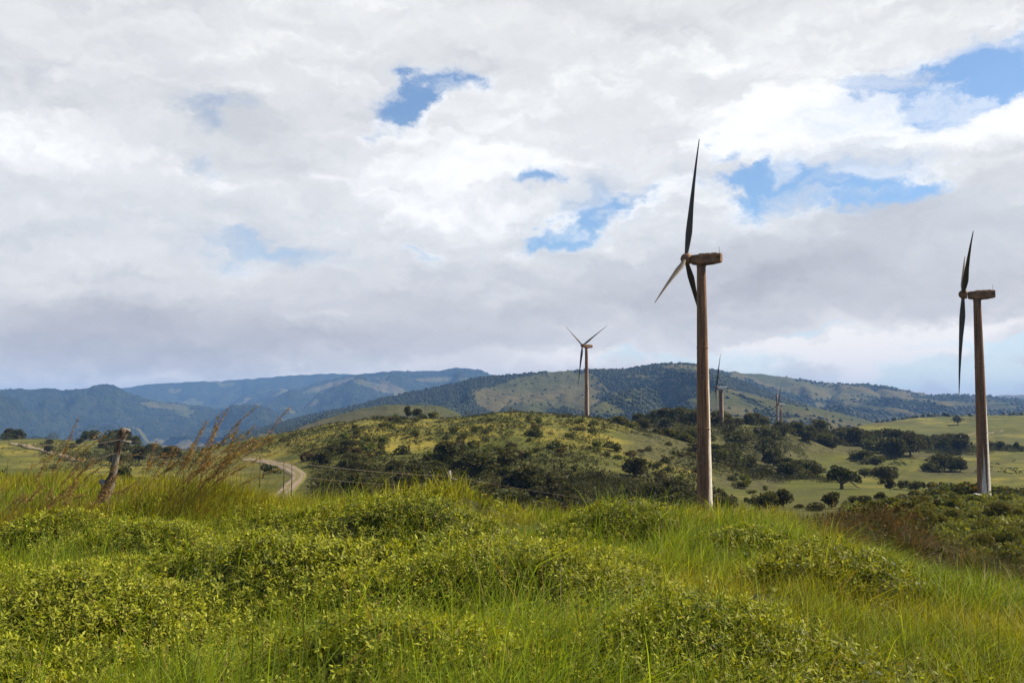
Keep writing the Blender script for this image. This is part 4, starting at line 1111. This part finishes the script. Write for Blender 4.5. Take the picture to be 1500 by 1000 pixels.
m_cre = foliage_mat('creeper leaf', trans=.30, objvar=0, rough=.55, spec=.16)
m_grs = foliage_mat('grass blade', trans=.36, objvar=0, rough=.6, spec=.14)
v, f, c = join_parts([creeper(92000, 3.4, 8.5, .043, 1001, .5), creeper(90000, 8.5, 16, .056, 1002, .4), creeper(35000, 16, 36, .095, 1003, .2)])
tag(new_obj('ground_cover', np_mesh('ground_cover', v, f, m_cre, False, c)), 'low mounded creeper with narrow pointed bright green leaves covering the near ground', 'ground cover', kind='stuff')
v, f, c = join_parts([grass(175000, 3.4, 9, .26, .0055, 1011, .5, .56), grass(26000, 3.4, 11, .17, .006, 1015, .5, 2.0), grass(32000, 3.4, 16, .42, .006, 1014, .5, 2.0), grass(200000, 9, 18, .33, .008, 1012, .4, .62), grass(172000, 18, 38, .40, .013, 1013, .2, .9)])
tag(new_obj('grass', np_mesh('grass', v, f, m_grs, False, c)), 'long yellow green grass leaning in the wind over the near hilltop', 'grass', kind='stuff')

def clump(px, d, n, L, W, col, label, spread=.35, lean=(.2, .6), mound=0.0, mixed=0.0, plume=0, plume_len=(1.0, 1.5), seed=0, group=None, name='grass_clump', wind=(.9, .1), pcol=(.24, .16, .075), droop=.6, cat='grass clump'):
    rg = np.random.default_rng(seed); b = at(px, d)
    x = rg.normal(size=n) * spread; y = rg.normal(size=n) * spread * .8
    z = Z(b[0] + x, b[1] + y) - b[2] - .04 + mound * np.exp(-(x * x + y * y) / (1.6 * spread * spread)) * rg.uniform(.35, 1.0, n)
    c = np.array(col) * rg.uniform(.5, 1.35, (n, 1)) * (1 + rg.uniform(-.2, .2, (n, 3)))
    if mixed:
        kk = rg.random(n); c[kk < mixed * .5] = np.array([.060, .062, .020]) * rg.uniform(.5, 1.4, ((kk < mixed * .5).sum(), 1)); c[kk > 1 - mixed * .16] = np.array([.21, .11, .045])
    root = empty(name, b); tag(root, label, cat, group)
    v, f, cc = blades(x, y, z, L * rg.uniform(.35, 1.2, n), W * rg.uniform(.6, 1.2, n), rg.uniform(lean[0] * .6, lean[1] * 1.4, n), rg, c, droop, wind)
    new_obj('blades', np_mesh('blades', v, f, m_grs, False, cc), root)
    for i in range(plume):
        # a flowering stem: thin bent stalk, feathery seed head of many spikelets
        Ls = rg.uniform(*plume_len); a = rg.normal(size=2) * spread * .8; ln = rg.uniform(.15, .85)
        t = np.linspace(0, 1, 12); sx = a[0] + ln * Ls * t ** 1.9; sy = a[1] + rg.uniform(-.1, .1) * t; sz = Ls * (t - .22 * ln * t ** 3)
        P = np.stack([sx, sy, sz], 1); parts = []
        mb = MB(); mb.tube(P, np.linspace(.0045, .002, 12), 5)
        V0 = np.concatenate(mb.v); F4 = np.concatenate(mb.f4); F3 = np.concatenate(mb.f3)
        parts.append((V0, [F4, F3], np.repeat(np.array([[.24, .17, .06]]), len(V0), 0)))
        m_ = 90; s = rg.uniform(.66, 1.0, m_); Q = np.stack([np.interp(s, t, P[:, j]) for j in range(3)], 1)
        T = np.array([.72, 0, .35]); Dd = T + rg.normal(size=(m_, 3)) * .5; Dd /= np.linalg.norm(Dd, axis=1)[:, None]
        Wd = np.cross(Dd, rot_basis(m_, rg)); Wd /= np.linalg.norm(Wd, axis=1)[:, None]
        Ll = rg.uniform(.04, .10, m_) * (1.25 - s * .5)
        vv, ff = leaf_quads(Q, Dd, Wd, Ll, Ll * .10 + .003)
        parts.append((vv, ff, np.repeat(np.array(pcol) * rg.uniform(.5, 1.6, (m_, 1)), 4, 0)))
        V_, F_, C__ = join_parts(parts)
        new_obj('seed_head', np_mesh('seed_head', V_, F_, m_grs, False, C__), root)
    return root

GY = (.180, .180, .020); GB = (.19, .125, .045)
clump(262, 14.0, 1300, .8, .010, GY, 'largest tall grass clump with many rusty seed plumes bending right', spread=.30, lean=(.15, .55), plume=32, plume_len=(1.15, 1.75), seed=1)
clump(310, 15.0, 450, .75, .010, GY, 'tall grass clump with rusty plumes right of the largest clump', spread=.35, plume=9, plume_len=(1.05, 1.6), seed=2)
clump(52, 15.0, 260, .6, .010, GY, 'tall grass clump at the left with one long arching seed stem', spread=.30, plume=6, plume_len=(1.0, 1.75), seed=3)
clump(90, 15.5, 240, .55, .010, GB, 'brownish grass clump with thin plumes beside the long arching stem', spread=.35, plume=6, plume_len=(.9, 1.3), seed=4)
clump(5, 13.5, 260, .55, .009, GB, 'brownish grass clump cut by the left edge of the view', spread=.32, plume=8, plume_len=(.8, 1.1), seed=5)
clump(208, 15.0, 220, .55, .010, GY, 'green grass clump between the crooked post and the largest plumed clump', spread=.28, plume=7, plume_len=(.9, 1.2), seed=6)
clump(118, 14.5, 160, .45, .010, GB, 'short brown grass clump left of the crooked post foot', spread=.30, plume=8, plume_len=(.6, .95), seed=7)
for i, (px, d, L) in enumerate(((640, 27, .8), (700, 30, .7), (850, 26, .9), (905, 27, .7), (960, 25, .7), (1005, 25, .7), (560, 28, .7), (480, 24, .6), (1120, 24, .55), (1065, 24, .6), (1325, 14.6, .55), (1250, 17.0, .6), (1380, 13.5, .5), (1190, 20, .55), (1440, 13, .5), (1480, 12, .5))):
    clump(px, d, 150, L, .018 if d > 20 else .011, GY, 'bright tuft of long grass on the edge of the near hilltop', spread=.25, lean=(.2, .7), seed=20 + i, group='tufts along the hilltop edge')
# rust brown bracken on the right edge
RB = (.110, .052, .024)
for i, (px, d, n, L, mh, lab) in enumerate(((1248, 26, 5000, .75, 1.0, 'dark rusty brown thicket of drooping grass right of the near hilltop, leftmost part'), (1290, 27, 6000, .85, 1.5, 'tallest rusty brown thicket mound on the right edge of the near hilltop'), (1335, 25, 5000, .75, 1.1, 'rusty brown thicket mound sloping down right of the tallest one'),
                            (1418, 19.5, 5000, .65, .95, 'arching olive brown grass mound near the right picture edge'), (1238, 22, 3000, .5, .5, 'small dark brown thicket close to the yellow grass edge'), (1492, 18, 4000, .6, .8, 'brown grass mound at the far right picture edge'), (1368, 21, 4000, .6, .75, 'brown grass mound between the rusty thicket and the arching mound'))):
    clump(px, d, n, L, .014, (.066, .048, .018) if i < 3 else (.076, .078, .022), lab, spread=.72, mound=mh, mixed=.7, lean=(.5, 1.3), seed=60 + i, name='dry_grass_mound', droop=.8, cat='dry grass')
k = 0
for px, d, h in ((1232, 27, 1.1), (1252, 28.5, 1.35), (1275, 29, 1.6), (1300, 29.5, 1.65), (1325, 28.5, 1.4), (1350, 28, 1.15), (1222, 25, .8), (1265, 25, 1.0), (1310, 25.5, 1.1), (1345, 24, .9), (1385, 24, 1.0), (1410, 22, 1.1), (1440, 22.5, 1.1), (1470, 22, 1.0), (1500, 22, 1.2), (1240, 23, .6), (1375, 20, .6), (1455, 19, .7)):
    put_shrub(px, d, h, 'dark leafy shrub mixed into the rusty thicket on the right', 'shrubs in the rusty thicket', (3, 1, 3)[k % 3], 1.0, sink=.1); k += 1
for i, (px, d, h) in enumerate(((640, 44, 1.3), (700, 42, 1.4), (735, 45, 1.5), (780, 44, 1.3), (590, 42, 1.1), (670, 50, 1.6), (540, 46, 1.0), (830, 46, 1.4), (480, 50, 1.0), (880, 48, 1.2), (450, 52, 1.0), (930, 50, 1.2), (610, 55, 1.6), (980, 50, 1.0))):
    put_shrub(px, d, h, 'brownish shrub at the ravine edge just beyond the near grass', 'shrubs at the ravine edge', 3 if i % 3 else 0, 1.4)

# ------------------------------------------------------------------ haze
m_hz, gg, out = material('haze')
pv = gg.n('ShaderNodeVolumePrincipled')
pv.inputs['Color'].default_value = (.25, .49, 1.0, 1); pv.inputs['Density'].default_value = 6.6e-5
pv.inputs['Anisotropy'].default_value = 0.0
gg.nt.links.new(pv.outputs[0], out.inputs['Volume'])
mb = MB(); mb.box((0, 0, 78.5), (18000, 18000, 500))
hz = new_obj('haze', mb.mesh('haze', m_hz, False)); tag(hz, 'thin blue haze filling the air between the hills', 'haze', kind='stuff')
